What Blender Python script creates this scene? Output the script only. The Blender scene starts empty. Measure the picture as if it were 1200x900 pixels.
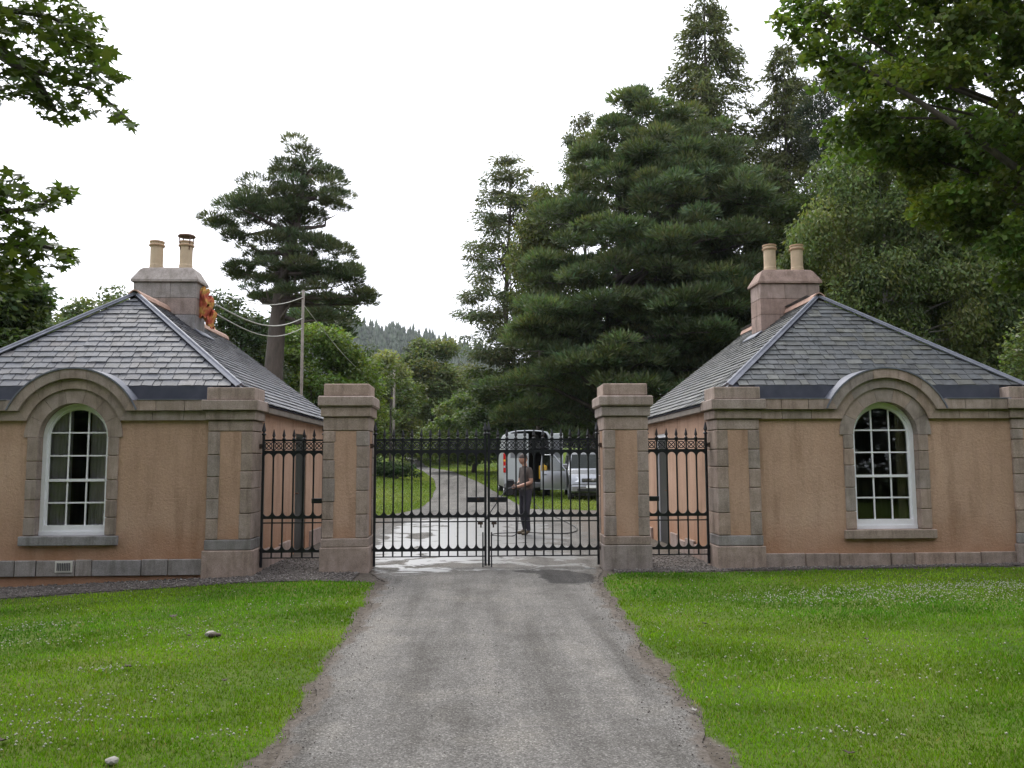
import bpy, bmesh, math, random
import numpy as np
from mathutils import Vector, Matrix, Euler
R = math.radians
PI = math.pi
sc = bpy.context.scene
col = sc.collection

# ------------------------------------------------------------------ camera
CAM_H = 1.6
cd = bpy.data.cameras.new('camera')
cd.sensor_width = 36.0
cd.lens = 970.0 / 1200.0 * 36.0
cd.clip_start = 0.05
cd.clip_end = 6000
cam = bpy.data.objects.new('camera', cd)
col.objects.link(cam)
PITCH = math.atan(92 / 970)
YAW = R(-2.24)
fw = Vector((math.sin(-YAW) * math.cos(PITCH), math.cos(YAW) * math.cos(PITCH), math.sin(PITCH)))
rt = Vector((math.cos(YAW), math.sin(YAW), 0))
up = rt.cross(fw)
ro = R(0.27)
rt2 = math.cos(ro) * rt - math.sin(ro) * up
up2 = math.cos(ro) * up + math.sin(ro) * rt
cam.matrix_world = Matrix(((rt2.x, up2.x, -fw.x, 0), (rt2.y, up2.y, -fw.y, 0), (rt2.z, up2.z, -fw.z, CAM_H), (0, 0, 0, 1)))
sc.camera = cam

# ------------------------------------------------------------------ world, sun, exposure
SUN_EL, SUN_AZ = 52.0, -22.0          # azimuth from +Y (ahead of the camera), negative = towards -X
w = bpy.data.worlds.new('World')
sc.world = w
w.use_nodes = True
nt = w.node_tree
nt.nodes.clear()
wo = nt.nodes.new('ShaderNodeOutputWorld')
bg = nt.nodes.new('ShaderNodeBackground')
sky = nt.nodes.new('ShaderNodeTexSky')
sky.sky_type = 'NISHITA'
sky.sun_disc = False
sky.sun_elevation = R(SUN_EL)
sky.sun_rotation = R(SUN_AZ)
sky.air_density = 1.0
sky.dust_density = 4.0
sky.ozone_density = 1.0
hs = nt.nodes.new('ShaderNodeHueSaturation')
hs.inputs['Saturation'].default_value = 0.10
mixw = nt.nodes.new('ShaderNodeMixRGB')       # a closed cloud deck: mostly one even white
mixw.inputs['Fac'].default_value = 0.72
mixw.inputs['Color2'].default_value = (12.8, 13.1, 14.3, 1)
nt.links.new(sky.outputs['Color'], hs.inputs['Color'])
nt.links.new(hs.outputs['Color'], mixw.inputs['Color1'])
nt.links.new(mixw.outputs['Color'], bg.inputs['Color'])
bg.inputs['Strength'].default_value = 0.10
nt.links.new(bg.outputs['Background'], wo.inputs['Surface'])

sd = bpy.data.lights.new('sun', 'SUN')
sd.energy = 1.2
sd.angle = R(24)
sd.color = (1.0, 0.95, 0.87)
sun = bpy.data.objects.new('sun', sd)
col.objects.link(sun)
sdir = Vector((math.sin(R(SUN_AZ)) * math.cos(R(SUN_EL)), math.cos(R(SUN_AZ)) * math.cos(R(SUN_EL)), math.sin(R(SUN_EL))))
sun.rotation_euler = sdir.to_track_quat('Z', 'Y').to_euler()
sun.location = (0, 0, 60)

vs = sc.view_settings
vs.view_transform = 'Standard'
vs.look = 'None'
vs.exposure = 0.9
vs.gamma = 1.0
sc.cycles.use_denoising = True
sc.cycles.max_bounces = 8
sc.cycles.transparent_max_bounces = 12
sc.cycles.caustics_reflective = False
sc.cycles.caustics_refractive = False

rng = np.random.default_rng(7)
random.seed(7)

# ------------------------------------------------------------------ materials
M = {}
def nodes_of(name):
    m = bpy.data.materials.new(name)
    m.use_nodes = True
    t = m.node_tree
    b = t.nodes['Principled BSDF']
    M[name] = m
    return m, t, b
def ramp(t, fac, stops):
    r = t.nodes.new('ShaderNodeValToRGB')
    el = r.color_ramp.elements
    el[0].position, el[0].color = stops[0][0], (*stops[0][1], 1)
    el[1].position, el[1].color = stops[-1][0], (*stops[-1][1], 1)
    for p, c in stops[1:-1]:
        e = el.new(p)
        e.color = (*c, 1)
    t.links.new(fac, r.inputs['Fac'])
    return r.outputs['Color']
def noise(t, scale, detail=6, rough=0.6, coord='Object', vec=None, dist=0.0):
    n = t.nodes.new('ShaderNodeTexNoise')
    n.inputs['Scale'].default_value = scale
    n.inputs['Detail'].default_value = detail
    n.inputs['Roughness'].default_value = rough
    n.inputs['Distortion'].default_value = dist
    if vec is None:
        g = t.nodes.new('ShaderNodeNewGeometry')
        vec = g.outputs['Position']
    t.links.new(vec, n.inputs['Vector'])
    return n.outputs['Fac']
def mix(t, fac, a, b, mode='MIX'):
    m = t.nodes.new('ShaderNodeMixRGB')
    m.blend_type = mode
    for i, v in (('Fac', fac), ('Color1', a), ('Color2', b)):
        if isinstance(v, (int, float)):
            m.inputs[i].default_value = v
        elif isinstance(v, tuple):
            m.inputs[i].default_value = (*v, 1)
        else:
            t.links.new(v, m.inputs[i])
    return m.outputs['Color']
def bump(t, b, h, strength=0.5, dist=0.01):
    n = t.nodes.new('ShaderNodeBump')
    n.inputs['Strength'].default_value = strength
    n.inputs['Distance'].default_value = dist
    t.links.new(h, n.inputs['Height'])
    t.links.new(n.outputs['Normal'], b.inputs['Normal'])
def math_n(t, op, a, b=None):
    m = t.nodes.new('ShaderNodeMath')
    m.operation = op
    for i, v in enumerate((a, b)):
        if v is None: continue
        if isinstance(v, (int, float)): m.inputs[i].default_value = v
        else: t.links.new(v, m.inputs[i])
    return m.outputs[0]
def plain(name, c, rough=0.6, metal=0.0, var=0.0, scale=8.0, spec=None):
    m, t, b = nodes_of(name)
    b.inputs['Roughness'].default_value = rough
    b.inputs['Metallic'].default_value = metal
    if spec is not None: b.inputs['Specular IOR Level'].default_value = spec
    if var:
        n = noise(t, scale)
        lo = tuple(x * (1 - var) for x in c); hi = tuple(min(1, x * (1 + var)) for x in c)
        t.links.new(ramp(t, n, [(0.3, lo), (0.7, hi)]), b.inputs['Base Color'])
    else:
        b.inputs['Base Color'].default_value = (*c, 1)
    return m

def stonelike(name, stops, island=False, grain=0.35, rough=0.85, lichen=0.35):
    m, t, b = nodes_of(name)
    if island:
        rnd = t.nodes.new('ShaderNodeNewGeometry').outputs['Random Per Island']
    else:
        rnd = t.nodes.new('ShaderNodeObjectInfo').outputs['Random']
    c = ramp(t, rnd, stops)
    n1 = noise(t, 90, 3, 0.7)
    n2 = noise(t, 5, 6, 0.65)
    g = ramp(t, n1, [(0.25, (1 - grain,) * 3), (0.75, (1 + grain,) * 3)])
    c = mix(t, 1.0, c, g, 'MULTIPLY')
    st = ramp(t, n2, [(0.35, (0.72, 0.70, 0.66)), (0.65, (1.08, 1.06, 1.04))])
    c = mix(t, 0.9, c, st, 'MULTIPLY')
    if lichen:
        n3 = noise(t, 14, 5, 0.7)
        f = ramp(t, n3, [(0.62, (0, 0, 0)), (0.72, (lichen,) * 3)])
        c = mix(t, f, c, (0.30, 0.30, 0.27))
    gg = t.nodes.new('ShaderNodeNewGeometry'); mp = t.nodes.new('ShaderNodeMapping'); mp.inputs['Scale'].default_value = (9, 9, 1.1)
    t.links.new(gg.outputs['Position'], mp.inputs['Vector'])
    n4 = noise(t, 1.0, 5, 0.65, vec=mp.outputs['Vector'])
    c = mix(t, 0.75, c, ramp(t, n4, [(0.34, (0.62, 0.60, 0.57)), (0.52, (1.0, 1.0, 1.0))]), 'MULTIPLY')
    t.links.new(c, b.inputs['Base Color'])
    b.inputs['Roughness'].default_value = rough
    b.inputs['Specular IOR Level'].default_value = 0.25
    bump(t, b, n1, 0.5, 0.006)
    return m
stonelike('granite', [(0.0, (0.30, 0.245, 0.215)), (0.3, (0.37, 0.295, 0.25)), (0.55, (0.32, 0.28, 0.26)), (0.8, (0.41, 0.315, 0.265)), (1.0, (0.36, 0.305, 0.28))])
stonelike('granite_grey', [(0.0, (0.25, 0.24, 0.24)), (0.4, (0.36, 0.325, 0.305)), (0.7, (0.28, 0.275, 0.285)), (1.0, (0.42, 0.37, 0.34))])
stonelike('granite_pink', [(0.0, (0.34, 0.25, 0.215)), (0.5, (0.38, 0.30, 0.27)), (1.0, (0.31, 0.25, 0.225))])
SL = [(0.0, (0.085, 0.094, 0.115)), (0.3, (0.107, 0.115, 0.137)), (0.55, (0.098, 0.101, 0.120)), (0.8, (0.124, 0.131, 0.146)), (0.92, (0.115, 0.110, 0.118)), (1.0, (0.159, 0.165, 0.181))]
SR = [(0.0, (0.083, 0.093, 0.102)), (0.3, (0.105, 0.113, 0.122)), (0.55, (0.095, 0.101, 0.107)), (0.8, (0.124, 0.133, 0.132)), (0.92, (0.118, 0.121, 0.110)), (1.0, (0.156, 0.165, 0.162))]
stonelike('slate', SL, grain=0.15, rough=0.5, lichen=0.2)
stonelike('slate_field', SL, island=True, grain=0.15, rough=0.5, lichen=0.2)
stonelike('slate_green', SR, grain=0.15, rough=0.5, lichen=0.3)
stonelike('slate_green_field', SR, island=True, grain=0.15, rough=0.5, lichen=0.3)
for k in ('slate', 'slate_field', 'slate_green', 'slate_green_field'):
    M[k].node_tree.nodes['Principled BSDF'].inputs['Specular IOR Level'].default_value = 0.42
    M[k].node_tree.nodes['Principled BSDF'].inputs['Roughness'].default_value = 0.5

# harled render
m, t, b = nodes_of('harl')
n1 = noise(t, 1.1, 6, 0.6)
c = ramp(t, n1, [(0.28, (0.425, 0.280, 0.198)), (0.5, (0.485, 0.325, 0.236)), (0.72, (0.535, 0.370, 0.274))])
gq = t.nodes.new('ShaderNodeNewGeometry'); mq = t.nodes.new('ShaderNodeMapping'); mq.inputs['Scale'].default_value = (5.5, 5.5, 0.7)
t.links.new(gq.outputs['Position'], mq.inputs['Vector'])
nst = noise(t, 1.0, 6, 0.62, vec=mq.outputs['Vector'])
c = mix(t, 0.85, c, ramp(t, nst, [(0.33, (0.74, 0.71, 0.68)), (0.5, (1.0, 1.0, 1.0)), (0.72, (1.08, 1.07, 1.05))]), 'MULTIPLY')
n2 = noise(t, 38, 5, 0.7)
c = mix(t, 0.7, c, ramp(t, n2, [(0.3, (0.82, 0.80, 0.78)), (0.7, (1.08, 1.08, 1.08))]), 'MULTIPLY')
g = t.nodes.new('ShaderNodeNewGeometry'); sx = t.nodes.new('ShaderNodeSeparateXYZ')
t.links.new(g.outputs['Position'], sx.inputs[0])
lowm = t.nodes.new('ShaderNodeMapRange')            # damp, reddish staining just above the base course
lowm.inputs[1].default_value = 0.75; lowm.inputs[2].default_value = 0.15
t.links.new(math_n(t, 'ADD', sx.outputs['Z'], math_n(t, 'MULTIPLY', math_n(t, 'SUBTRACT', noise(t, 2.3, 5), 0.5), 0.9)), lowm.inputs[0])
c = mix(t, math_n(t, 'MULTIPLY', lowm.outputs[0], 0.6), c, (0.36, 0.175, 0.095))
t.links.new(c, b.inputs['Base Color'])
b.inputs['Roughness'].default_value = 0.95
b.inputs['Specular IOR Level'].default_value = 0.1
n3 = noise(t, 26, 4, 0.75)
bump(t, b, n3, 0.9, 0.018)

plain('white_paint', (0.84, 0.84, 0.87), 0.4, var=0.04, scale=9)
plain('cream_paint', (0.62, 0.57, 0.45), 0.5)
m, t, b = nodes_of('lead')
n1 = noise(t, 7, 5)
t.links.new(ramp(t, n1, [(0.3, (0.115, 0.122, 0.15)), (0.7, (0.19, 0.20, 0.235))]), b.inputs['Base Color'])
b.inputs['Roughness'].default_value = 0.55; b.inputs['Metallic'].default_value = 0.25
m, t, b = nodes_of('lead_dark')  # darker lead: the shade on the gutter upstand is put into the colour
n1 = noise(t, 6, 5)
t.links.new(ramp(t, n1, [(0.3, (0.045, 0.05, 0.07)), (0.7, (0.075, 0.08, 0.105))]), b.inputs['Base Color'])
b.inputs['Roughness'].default_value = 0.5
plain('clay_pot', (0.50, 0.385, 0.26), 0.8, var=0.12, scale=6)
plain('clay_rim', (0.42, 0.27, 0.17), 0.8, var=0.15)
plain('terracotta', (0.40, 0.26, 0.20), 0.85, var=0.2, scale=5)
plain('rust', (0.13, 0.07, 0.045), 0.7, var=0.3, scale=20)
plain('black_iron', (0.012, 0.013, 0.017), 0.38, var=0.3, scale=30)
plain('iron_rust', (0.05, 0.03, 0.02), 0.7, var=0.3, scale=30)
plain('dark_door', (0.020, 0.019, 0.020), 0.45)
plain('room_wall', (0.25, 0.23, 0.2), 0.9)
plain('curtain_cloth', (0.88, 0.80, 0.96), 0.9, var=0.08, scale=3)
plain('curtain_cream', (0.42, 0.36, 0.24), 0.9, var=0.08, scale=3)
plain('cable_white', (0.40, 0.39, 0.35), 0.6)
plain('cable_dark', (0.03, 0.03, 0.03), 0.5)
plain('pole_wood', (0.19, 0.165, 0.14), 0.9, var=0.25, scale=4)
plain('van_white', (0.40, 0.42, 0.43), 0.3, metal=0.0)
plain('van_silver', (0.27, 0.28, 0.30), 0.3, metal=0.6)
plain('van_dark', (0.015, 0.015, 0.017), 0.5)
plain('rubber', (0.018, 0.018, 0.018), 0.75)
plain('rim_metal', (0.35, 0.36, 0.37), 0.35, metal=0.8)
plain('window_dark', (0.008, 0.012, 0.010), 0.08, spec=0.2)
plain('red_lens', (0.45, 0.012, 0.012), 0.2)
plain('clear_lens', (0.65, 0.67, 0.7), 0.1, metal=0.4)
plain('yellow_plastic', (0.72, 0.42, 0.03), 0.5)
plain('grey_plastic', (0.10, 0.10, 0.105), 0.6)
plain('skin', (0.42, 0.235, 0.165), 0.55)
plain('hair', (0.05, 0.035, 0.028), 0.7)
plain('tshirt', (0.085, 0.068, 0.06), 0.9, var=0.25, scale=9)
plain('trousers', (0.035, 0.034, 0.045), 0.9, var=0.25, scale=9)
plain('boots', (0.11, 0.085, 0.055), 0.8)
plain('bone', (0.30, 0.28, 0.25), 0.8, var=0.1)
plain('dead_leaf', (0.05, 0.035, 0.022), 0.8, var=0.3, scale=30)
plain('vent_white', (0.62, 0.60, 0.55), 0.6)
m, t, b = nodes_of('orange_cloth')
n1 = noise(t, 7.0, 2, 0.5)
t.links.new(ramp(t, n1, [(0.36, (0.42, 0.07, 0.045)), (0.48, (0.52, 0.14, 0.055)), (0.58, (0.58, 0.33, 0.08))]), b.inputs['Base Color'])
b.inputs['Roughness'].default_value = 0.7

# pane glass: thin, mostly clear, mirror-like at grazing angles
m, t, b = nodes_of('pane_glass')
t.nodes.remove(b)
out = [n for n in t.nodes if n.type == 'OUTPUT_MATERIAL'][0]
gl = t.nodes.new('ShaderNodeBsdfGlossy'); gl.inputs['Roughness'].default_value = 0.02
gl.inputs['Color'].default_value = (0.9, 0.95, 0.95, 1)
tr = t.nodes.new('ShaderNodeBsdfTransparent'); tr.inputs['Color'].default_value = (0.92, 0.92, 0.93, 1)
fr = t.nodes.new('ShaderNodeFresnel'); fr.inputs['IOR'].default_value = 1.5
ms = t.nodes.new('ShaderNodeMixShader')
t.links.new(fr.outputs[0], ms.inputs[0]); t.links.new(tr.outputs[0], ms.inputs[1]); t.links.new(gl.outputs[0], ms.inputs[2])
t.links.new(ms.outputs[0], out.inputs['Surface'])

def leafmat(name, trans=0.3, rough=0.55, spec=0.3, tint=(1.25, 1.3, 0.55)):
    m, t, b = nodes_of(name)
    a = t.nodes.new('ShaderNodeVertexColor'); a.layer_name = 'Col'
    t.links.new(a.outputs['Color'], b.inputs['Base Color'])
    b.inputs['Roughness'].default_value = rough
    b.inputs['Specular IOR Level'].default_value = spec
    if trans:
        out = [n for n in t.nodes if n.type == 'OUTPUT_MATERIAL'][0]
        tl = t.nodes.new('ShaderNodeBsdfTranslucent')
        t.links.new(mix(t, 1.0, a.outputs['Color'], tint, 'MULTIPLY'), tl.inputs['Color'])
        ms = t.nodes.new('ShaderNodeMixShader'); ms.inputs[0].default_value = trans
        t.links.new(b.outputs[0], ms.inputs[1]); t.links.new(tl.outputs[0], ms.inputs[2])
        t.links.new(ms.outputs[0], out.inputs['Surface'])
    return m
leafmat('leaf', 0.42)
leafmat('needle', 0.30, 0.6, 0.2)
leafmat('blade', 0.3, 0.6, 0.15)
leafmat('petal', 0.2, 0.8, 0.1, (1, 1, 1))
def barkmat(name, c1, c2, scale=6):
    m, t, b = nodes_of(name)
    g = t.nodes.new('ShaderNodeNewGeometry')
    mp = t.nodes.new('ShaderNodeMapping'); mp.inputs['Scale'].default_value = (scale, scale, scale * 0.25)
    t.links.new(g.outputs['Position'], mp.inputs['Vector'])
    n = noise(t, 1.0, 7, 0.7, vec=mp.outputs['Vector'])
    t.links.new(ramp(t, n, [(0.3, c1), (0.7, c2)]), b.inputs['Base Color'])
    b.inputs['Roughness'].default_value = 0.95
    bump(t, b, n, 0.8, 0.03)
barkmat('bark', (0.045, 0.037, 0.03), (0.12, 0.10, 0.085))
barkmat('bark_pine', (0.045, 0.036, 0.032), (0.105, 0.08, 0.068))
barkmat('bark_pale', (0.16, 0.15, 0.135), (0.36, 0.34, 0.31))

# ground: colour attribute tells grass, bare soil and gravel apart; noise gives the wear
def groundmat():
    m, t, b = nodes_of('ground')
    a = t.nodes.new('ShaderNodeVertexColor'); a.layer_name = 'Col'
    sp = t.nodes.new('ShaderNodeSeparateColor')
    t.links.new(a.outputs['Color'], sp.inputs[0])
    n1 = noise(t, 0.5, 7, 0.6); n2 = noise(t, 18, 5, 0.7); n3 = noise(t, 2.6, 5, 0.6)
    grass = ramp(t, n1, [(0.3, (0.050, 0.088, 0.014)), (0.5, (0.075, 0.115, 0.020)), (0.7, (0.115, 0.140, 0.032))])
    grass = mix(t, 0.8, grass, ramp(t, n2, [(0.3, (0.6, 0.6, 0.55)), (0.7, (1.25, 1.25, 1.2))]), 'MULTIPLY')
    soil = ramp(t, n2, [(0.3, (0.062, 0.052, 0.042)), (0.5, (0.105, 0.09, 0.075)), (0.72, (0.165, 0.145, 0.125))])
    soil = mix(t, 0.7, soil, ramp(t, n3, [(0.3, (0.7, 0.68, 0.65)), (0.7, (1.2, 1.2, 1.2))]), 'MULTIPLY')
    f = math_n(t, 'ADD', sp.outputs[0], math_n(t, 'MULTIPLY', math_n(t, 'SUBTRACT', n3, 0.5), 0.8))
    mr = t.nodes.new('ShaderNodeMapRange'); mr.inputs[1].default_value = 0.40; mr.inputs[2].default_value = 0.60
    t.links.new(f, mr.inputs[0])
    c = mix(t, mr.outputs[0], soil, grass)
    t.links.new(c, b.inputs['Base Color'])
    b.inputs['Roughness'].default_value = 0.95
    b.inputs['Specular IOR Level'].default_value = 0.1
    bump(t, b, n2, 0.6, 0.03)
groundmat()

# asphalt with loose chippings, worn crown and a wet stretch round the gate
def roadmat():
    m, t, b = nodes_of('asphalt')
    a = t.nodes.new('ShaderNodeVertexColor'); a.layer_name = 'Col'
    sp = t.nodes.new('ShaderNodeSeparateColor')
    t.links.new(a.outputs['Color'], sp.inputs[0])
    n1 = noise(t, 120, 4, 0.8); n2 = noise(t, 1.6, 7, 0.65); n3 = noise(t, 3.2, 6, 0.6, dist=0.6); n4 = noise(t, 28, 4, 0.7)
    v = t.nodes.new('ShaderNodeTexVoronoi'); v.inputs['Scale'].default_value = 120
    g = t.nodes.new('ShaderNodeNewGeometry'); t.links.new(g.outputs['Position'], v.inputs['Vector'])
    vc = t.nodes.new('ShaderNodeSeparateColor'); t.links.new(v.outputs['Color'], vc.inputs[0])
    c = ramp(t, vc.outputs[0], [(0.0, (0.090, 0.085, 0.079)), (0.5, (0.150, 0.143, 0.134)), (0.85, (0.19, 0.182, 0.172)), (1.0, (0.30, 0.29, 0.273))])
    c = mix(t, 0.9, c, ramp(t, n2, [(0.3, (0.72, 0.71, 0.69)), (0.5, (1.0, 1.0, 1.0)), (0.72, (1.22, 1.20, 1.15))]), 'MULTIPLY')
    c = mix(t, 0.5, c, ramp(t, n4, [(0.3, (0.75, 0.75, 0.75)), (0.7, (1.2, 1.2, 1.2))]), 'MULTIPLY')
    gm = t.nodes.new('ShaderNodeNewGeometry'); mp = t.nodes.new('ShaderNodeMapping'); mp.inputs['Scale'].default_value = (2.4, 0.22, 1)
    t.links.new(gm.outputs['Position'], mp.inputs['Vector'])
    n5 = noise(t, 1.0, 5, 0.6, vec=mp.outputs['Vector'])
    c = mix(t, 0.9, c, ramp(t, n5, [(0.34, (0.62, 0.61, 0.59)), (0.5, (0.95, 0.95, 0.94)), (0.66, (1.2, 1.19, 1.16))]), 'MULTIPLY')
    # dirt creeping in from the verge (green channel)
    fd = math_n(t, 'ADD', sp.outputs[1], math_n(t, 'MULTIPLY', math_n(t, 'SUBTRACT', n3, 0.5), 1.3))
    md = t.nodes.new('ShaderNodeMapRange'); md.inputs[1].default_value = 0.42; md.inputs[2].default_value = 0.62
    t.links.new(fd, md.inputs[0])
    dirt = ramp(t, n4, [(0.3, (0.080, 0.068, 0.057)), (0.7, (0.165, 0.143, 0.123))])
    c = mix(t, md.outputs[0], c, dirt)
    # water film (red channel)
    fwet = math_n(t, 'ADD', sp.outputs[0], math_n(t, 'MULTIPLY', math_n(t, 'SUBTRACT', noise(t, 1.5, 6, 0.62, dist=0.8), 0.5), 1.2))
    mw = t.nodes.new('ShaderNodeMapRange'); mw.inputs[1].default_value = 0.44; mw.inputs[2].default_value = 0.52
    t.links.new(fwet, mw.inputs[0])
    wet = mw.outputs[0]
    c = mix(t, wet, c, mix(t, 1.0, c, (0.55, 0.55, 0.56), 'MULTIPLY'))
    fdm = math_n(t, 'ADD', sp.outputs[2], math_n(t, 'MULTIPLY', math_n(t, 'SUBTRACT', n3, 0.5), 1.2))
    mdm = t.nodes.new('ShaderNodeMapRange'); mdm.inputs[1].default_value = 0.40; mdm.inputs[2].default_value = 0.55
    t.links.new(fdm, mdm.inputs[0])
    c = mix(t, mdm.outputs[0], c, mix(t, 1.0, c, (0.42, 0.42, 0.43), 'MULTIPLY'))
    t.links.new(c, b.inputs['Base Color'])
    rr = t.nodes.new('ShaderNodeMapRange'); rr.inputs[3].default_value = 0.92; rr.inputs[4].default_value = 0.48
    t.links.new(wet, rr.inputs[0]); t.links.new(rr.outputs[0], b.inputs['Roughness'])
    ss = t.nodes.new('ShaderNodeMapRange'); ss.inputs[3].default_value = 0.15; ss.inputs[4].default_value = 1.0
    t.links.new(wet, ss.inputs[0]); t.links.new(ss.outputs[0], b.inputs['Specular IOR Level'])
    t.links.new(wet, b.inputs['Coat Weight']); b.inputs['Coat Roughness'].default_value = 0.36; b.inputs['Coat IOR'].default_value = 1.6
    bs = t.nodes.new('ShaderNodeMapRange'); bs.inputs[3].default_value = 0.55; bs.inputs[4].default_value = 0.10
    t.links.new(wet, bs.inputs[0])
    bn = t.nodes.new('ShaderNodeBump'); bn.inputs['Distance'].default_value = 0.012
    t.links.new(bs.outputs[0], bn.inputs['Strength']); t.links.new(v.outputs['Distance'], bn.inputs['Height'])
    t.links.new(bn.outputs['Normal'], b.inputs['Normal'])
roadmat()
def gravelmat():
    m, t, b = nodes_of('gravel')
    rnd = t.nodes.new('ShaderNodeNewGeometry').outputs['Random Per Island']
    t.links.new(ramp(t, rnd, [(0, (0.075, 0.066, 0.060)), (0.4, (0.125, 0.109, 0.098)), (0.75, (0.175, 0.152, 0.137)), (1, (0.30, 0.28, 0.262))]), b.inputs['Base Color'])
    b.inputs['Roughness'].default_value = 0.9
gravelmat()
m, t, b = nodes_of('gravel_bed')
n1 = noise(t, 45, 5, 0.8)
t.links.new(ramp(t, n1, [(0.3, (0.055, 0.047, 0.043)), (0.7, (0.15, 0.13, 0.117))]), b.inputs['Base Color'])
b.inputs['Roughness'].default_value = 0.95
bump(t, b, n1, 0.8, 0.02)

# ------------------------------------------------------------------ mesh helpers
WPOS = {}
def link(o, parent=None, wpos=Vector((0, 0, 0))):
    col.objects.link(o)
    if parent is not None:
        o.parent = parent
        o.location = wpos - WPOS.get(parent.name, Vector((0, 0, 0)))
    else:
        o.location = wpos
    WPOS[o.name] = Vector(wpos)
    return o
def props(o, label=None, cat=None, group=None, kind=None):
    if label: o['label'] = label
    if cat: o['category'] = cat
    if group: o['group'] = group
    if kind: o['kind'] = kind
    return o
def thing(name, loc, label, cat, group=None):
    o = bpy.data.objects.new(name, None)
    o.empty_display_size = 0.2
    link(o, None, Vector(loc))
    return props(o, label, cat, group)

class MB:
    def __init__(s): s.v = []; s.f = []; s.mi = []
    def add(s, vs, fs, mi=0):
        o = len(s.v); s.v += [tuple(p) for p in vs]
        for f in fs: s.f.append(tuple(i + o for i in f)); s.mi.append(mi)
        return s
    def box(s, x0, x1, y0, y1, z0, z1, mi=0):
        if x0 > x1: x0, x1 = x1, x0
        if y0 > y1: y0, y1 = y1, y0
        if z0 > z1: z0, z1 = z1, z0
        return s.add([(x0,y0,z0),(x1,y0,z0),(x1,y1,z0),(x0,y1,z0),(x0,y0,z1),(x1,y0,z1),(x1,y1,z1),(x0,y1,z1)],
                     [(0,3,2,1),(4,5,6,7),(0,1,5,4),(1,2,6,5),(2,3,7,6),(3,0,4,7)], mi)
    def bbox(s, x0, x1, y0, y1, z0, z1, b=0.008, mi=0):
        """chamfered box: the front and top edges are eased, as dressed stone is"""
        if x0 > x1: x0, x1 = x1, x0
        if y0 > y1: y0, y1 = y1, y0
        if z0 > z1: z0, z1 = z1, z0
        b = min(b, (x1-x0)/3, (z1-z0)/3, (y1-y0)/3)
        def ring(x0,x1,y0,y1,z): return [(x0,y0,z),(x1,y0,z),(x1,y1,z),(x0,y1,z)]
        def ring8(z, e):
            return [(x0+b,y0+e,z),(x1-b,y0+e,z),(x1-e,y0+b,z),(x1-e,y1-b,z),(x1-b,y1-e,z),(x0+b,y1-e,z),(x0+e,y1-b,z),(x0+e,y0+b,z)]
        v = ring8(z0, b*0.98) + ring8(z0+b, 0) + ring8(z1-b, 0) + ring8(z1, b*0.98)
        f = [tuple(reversed(range(8))), tuple(range(24, 32))]
        for k in range(3):
            for i in range(8):
                j = (i+1) % 8
                f.append((k*8+i, k*8+j, k*8+8+j, k*8+8+i))
        return s.add(v, f, mi)
    def prism(s, poly, y0, y1, mi=0):
        """polygon in x,z pushed from y0 to y1"""
        n = len(poly)
        v = [(x, y0, z) for x, z in poly] + [(x, y1, z) for x, z in poly]
        f = [tuple(range(n)), tuple(reversed(range(n, 2*n)))]
        for i in range(n):
            j = (i+1) % n
            f.append((j, i, i+n, j+n))
        return s.add(v, f, mi)
    def tube(s, pts, rad, n=8, cap=True, mi=0):
        pts = [Vector(p) for p in pts]
        rad = [rad]*len(pts) if isinstance(rad, (int, float)) else rad
        o = len(s.v)
        prev = None
        for i, p in enumerate(pts):
            d = (pts[min(i+1, len(pts)-1)] - pts[max(i-1, 0)])
            if d.length < 1e-9: d = Vector((0,0,1))
            d.normalize()
            if prev is None:
                a = d.orthogonal().normalized()
            else:
                a = (prev - d * prev.dot(d))
                a = a.normalized() if a.length > 1e-6 else d.orthogonal().normalized()
            prev = a
            b2 = d.cross(a)
            for k in range(n):
                th = 2*PI*k/n
                q = p + (a*math.cos(th) + b2*math.sin(th))*rad[i]
                s.v.append(tuple(q))
        for i in range(len(pts)-1):
            for k in range(n):
                j = (k+1) % n
                s.f.append((o+i*n+k, o+i*n+j, o+(i+1)*n+j, o+(i+1)*n+k)); s.mi.append(mi)
        if cap:
            s.f.append(tuple(o+k for k in reversed(range(n)))); s.mi.append(mi)
            s.f.append(tuple(o+(len(pts)-1)*n+k for k in range(n))); s.mi.append(mi)
        return s
    def lathe(s, prof, cx, cy, n=20, mi=0):
        o = len(s.v)
        for r, z in prof:
            for k in range(n):
                th = 2*PI*k/n
                s.v.append((cx+r*math.cos(th), cy+r*math.sin(th), z))
        for i in range(len(prof)-1):
            for k in range(n):
                j = (k+1) % n
                s.f.append((o+i*n+k, o+i*n+j, o+(i+1)*n+j, o+(i+1)*n+k)); s.mi.append(mi)
        s.f.append(tuple(o+k for k in reversed(range(n)))); s.mi.append(mi)
        s.f.append(tuple(o+(len(prof)-1)*n+k for k in range(n))); s.mi.append(mi)
        return s
    def flipx(s, cx):
        s.v = [(2*cx - x, y, z) for x, y, z in s.v]
        s.f = [tuple(reversed(f)) for f in s.f]
        return s
    def build(s, name, mat, parent=None, smooth=False, kind=None, label=None):
        a = np.array(s.v)
        c = (a.min(0) + a.max(0)) / 2
        me = bpy.data.meshes.new(name)
        me.from_pydata((a - c).tolist(), [], s.f)
        for mm in (mat if isinstance(mat, (list, tuple)) else [mat]):
            me.materials.append(M[mm])
        if isinstance(mat, (list, tuple)): me.polygons.foreach_set('material_index', s.mi)
        if smooth: me.polygons.foreach_set('use_smooth', [True]*len(me.polygons))
        me.update()
        o = bpy.data.objects.new(name, me)
        link(o, parent, Vector(c))
        return props(o, label, kind=kind)

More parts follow.
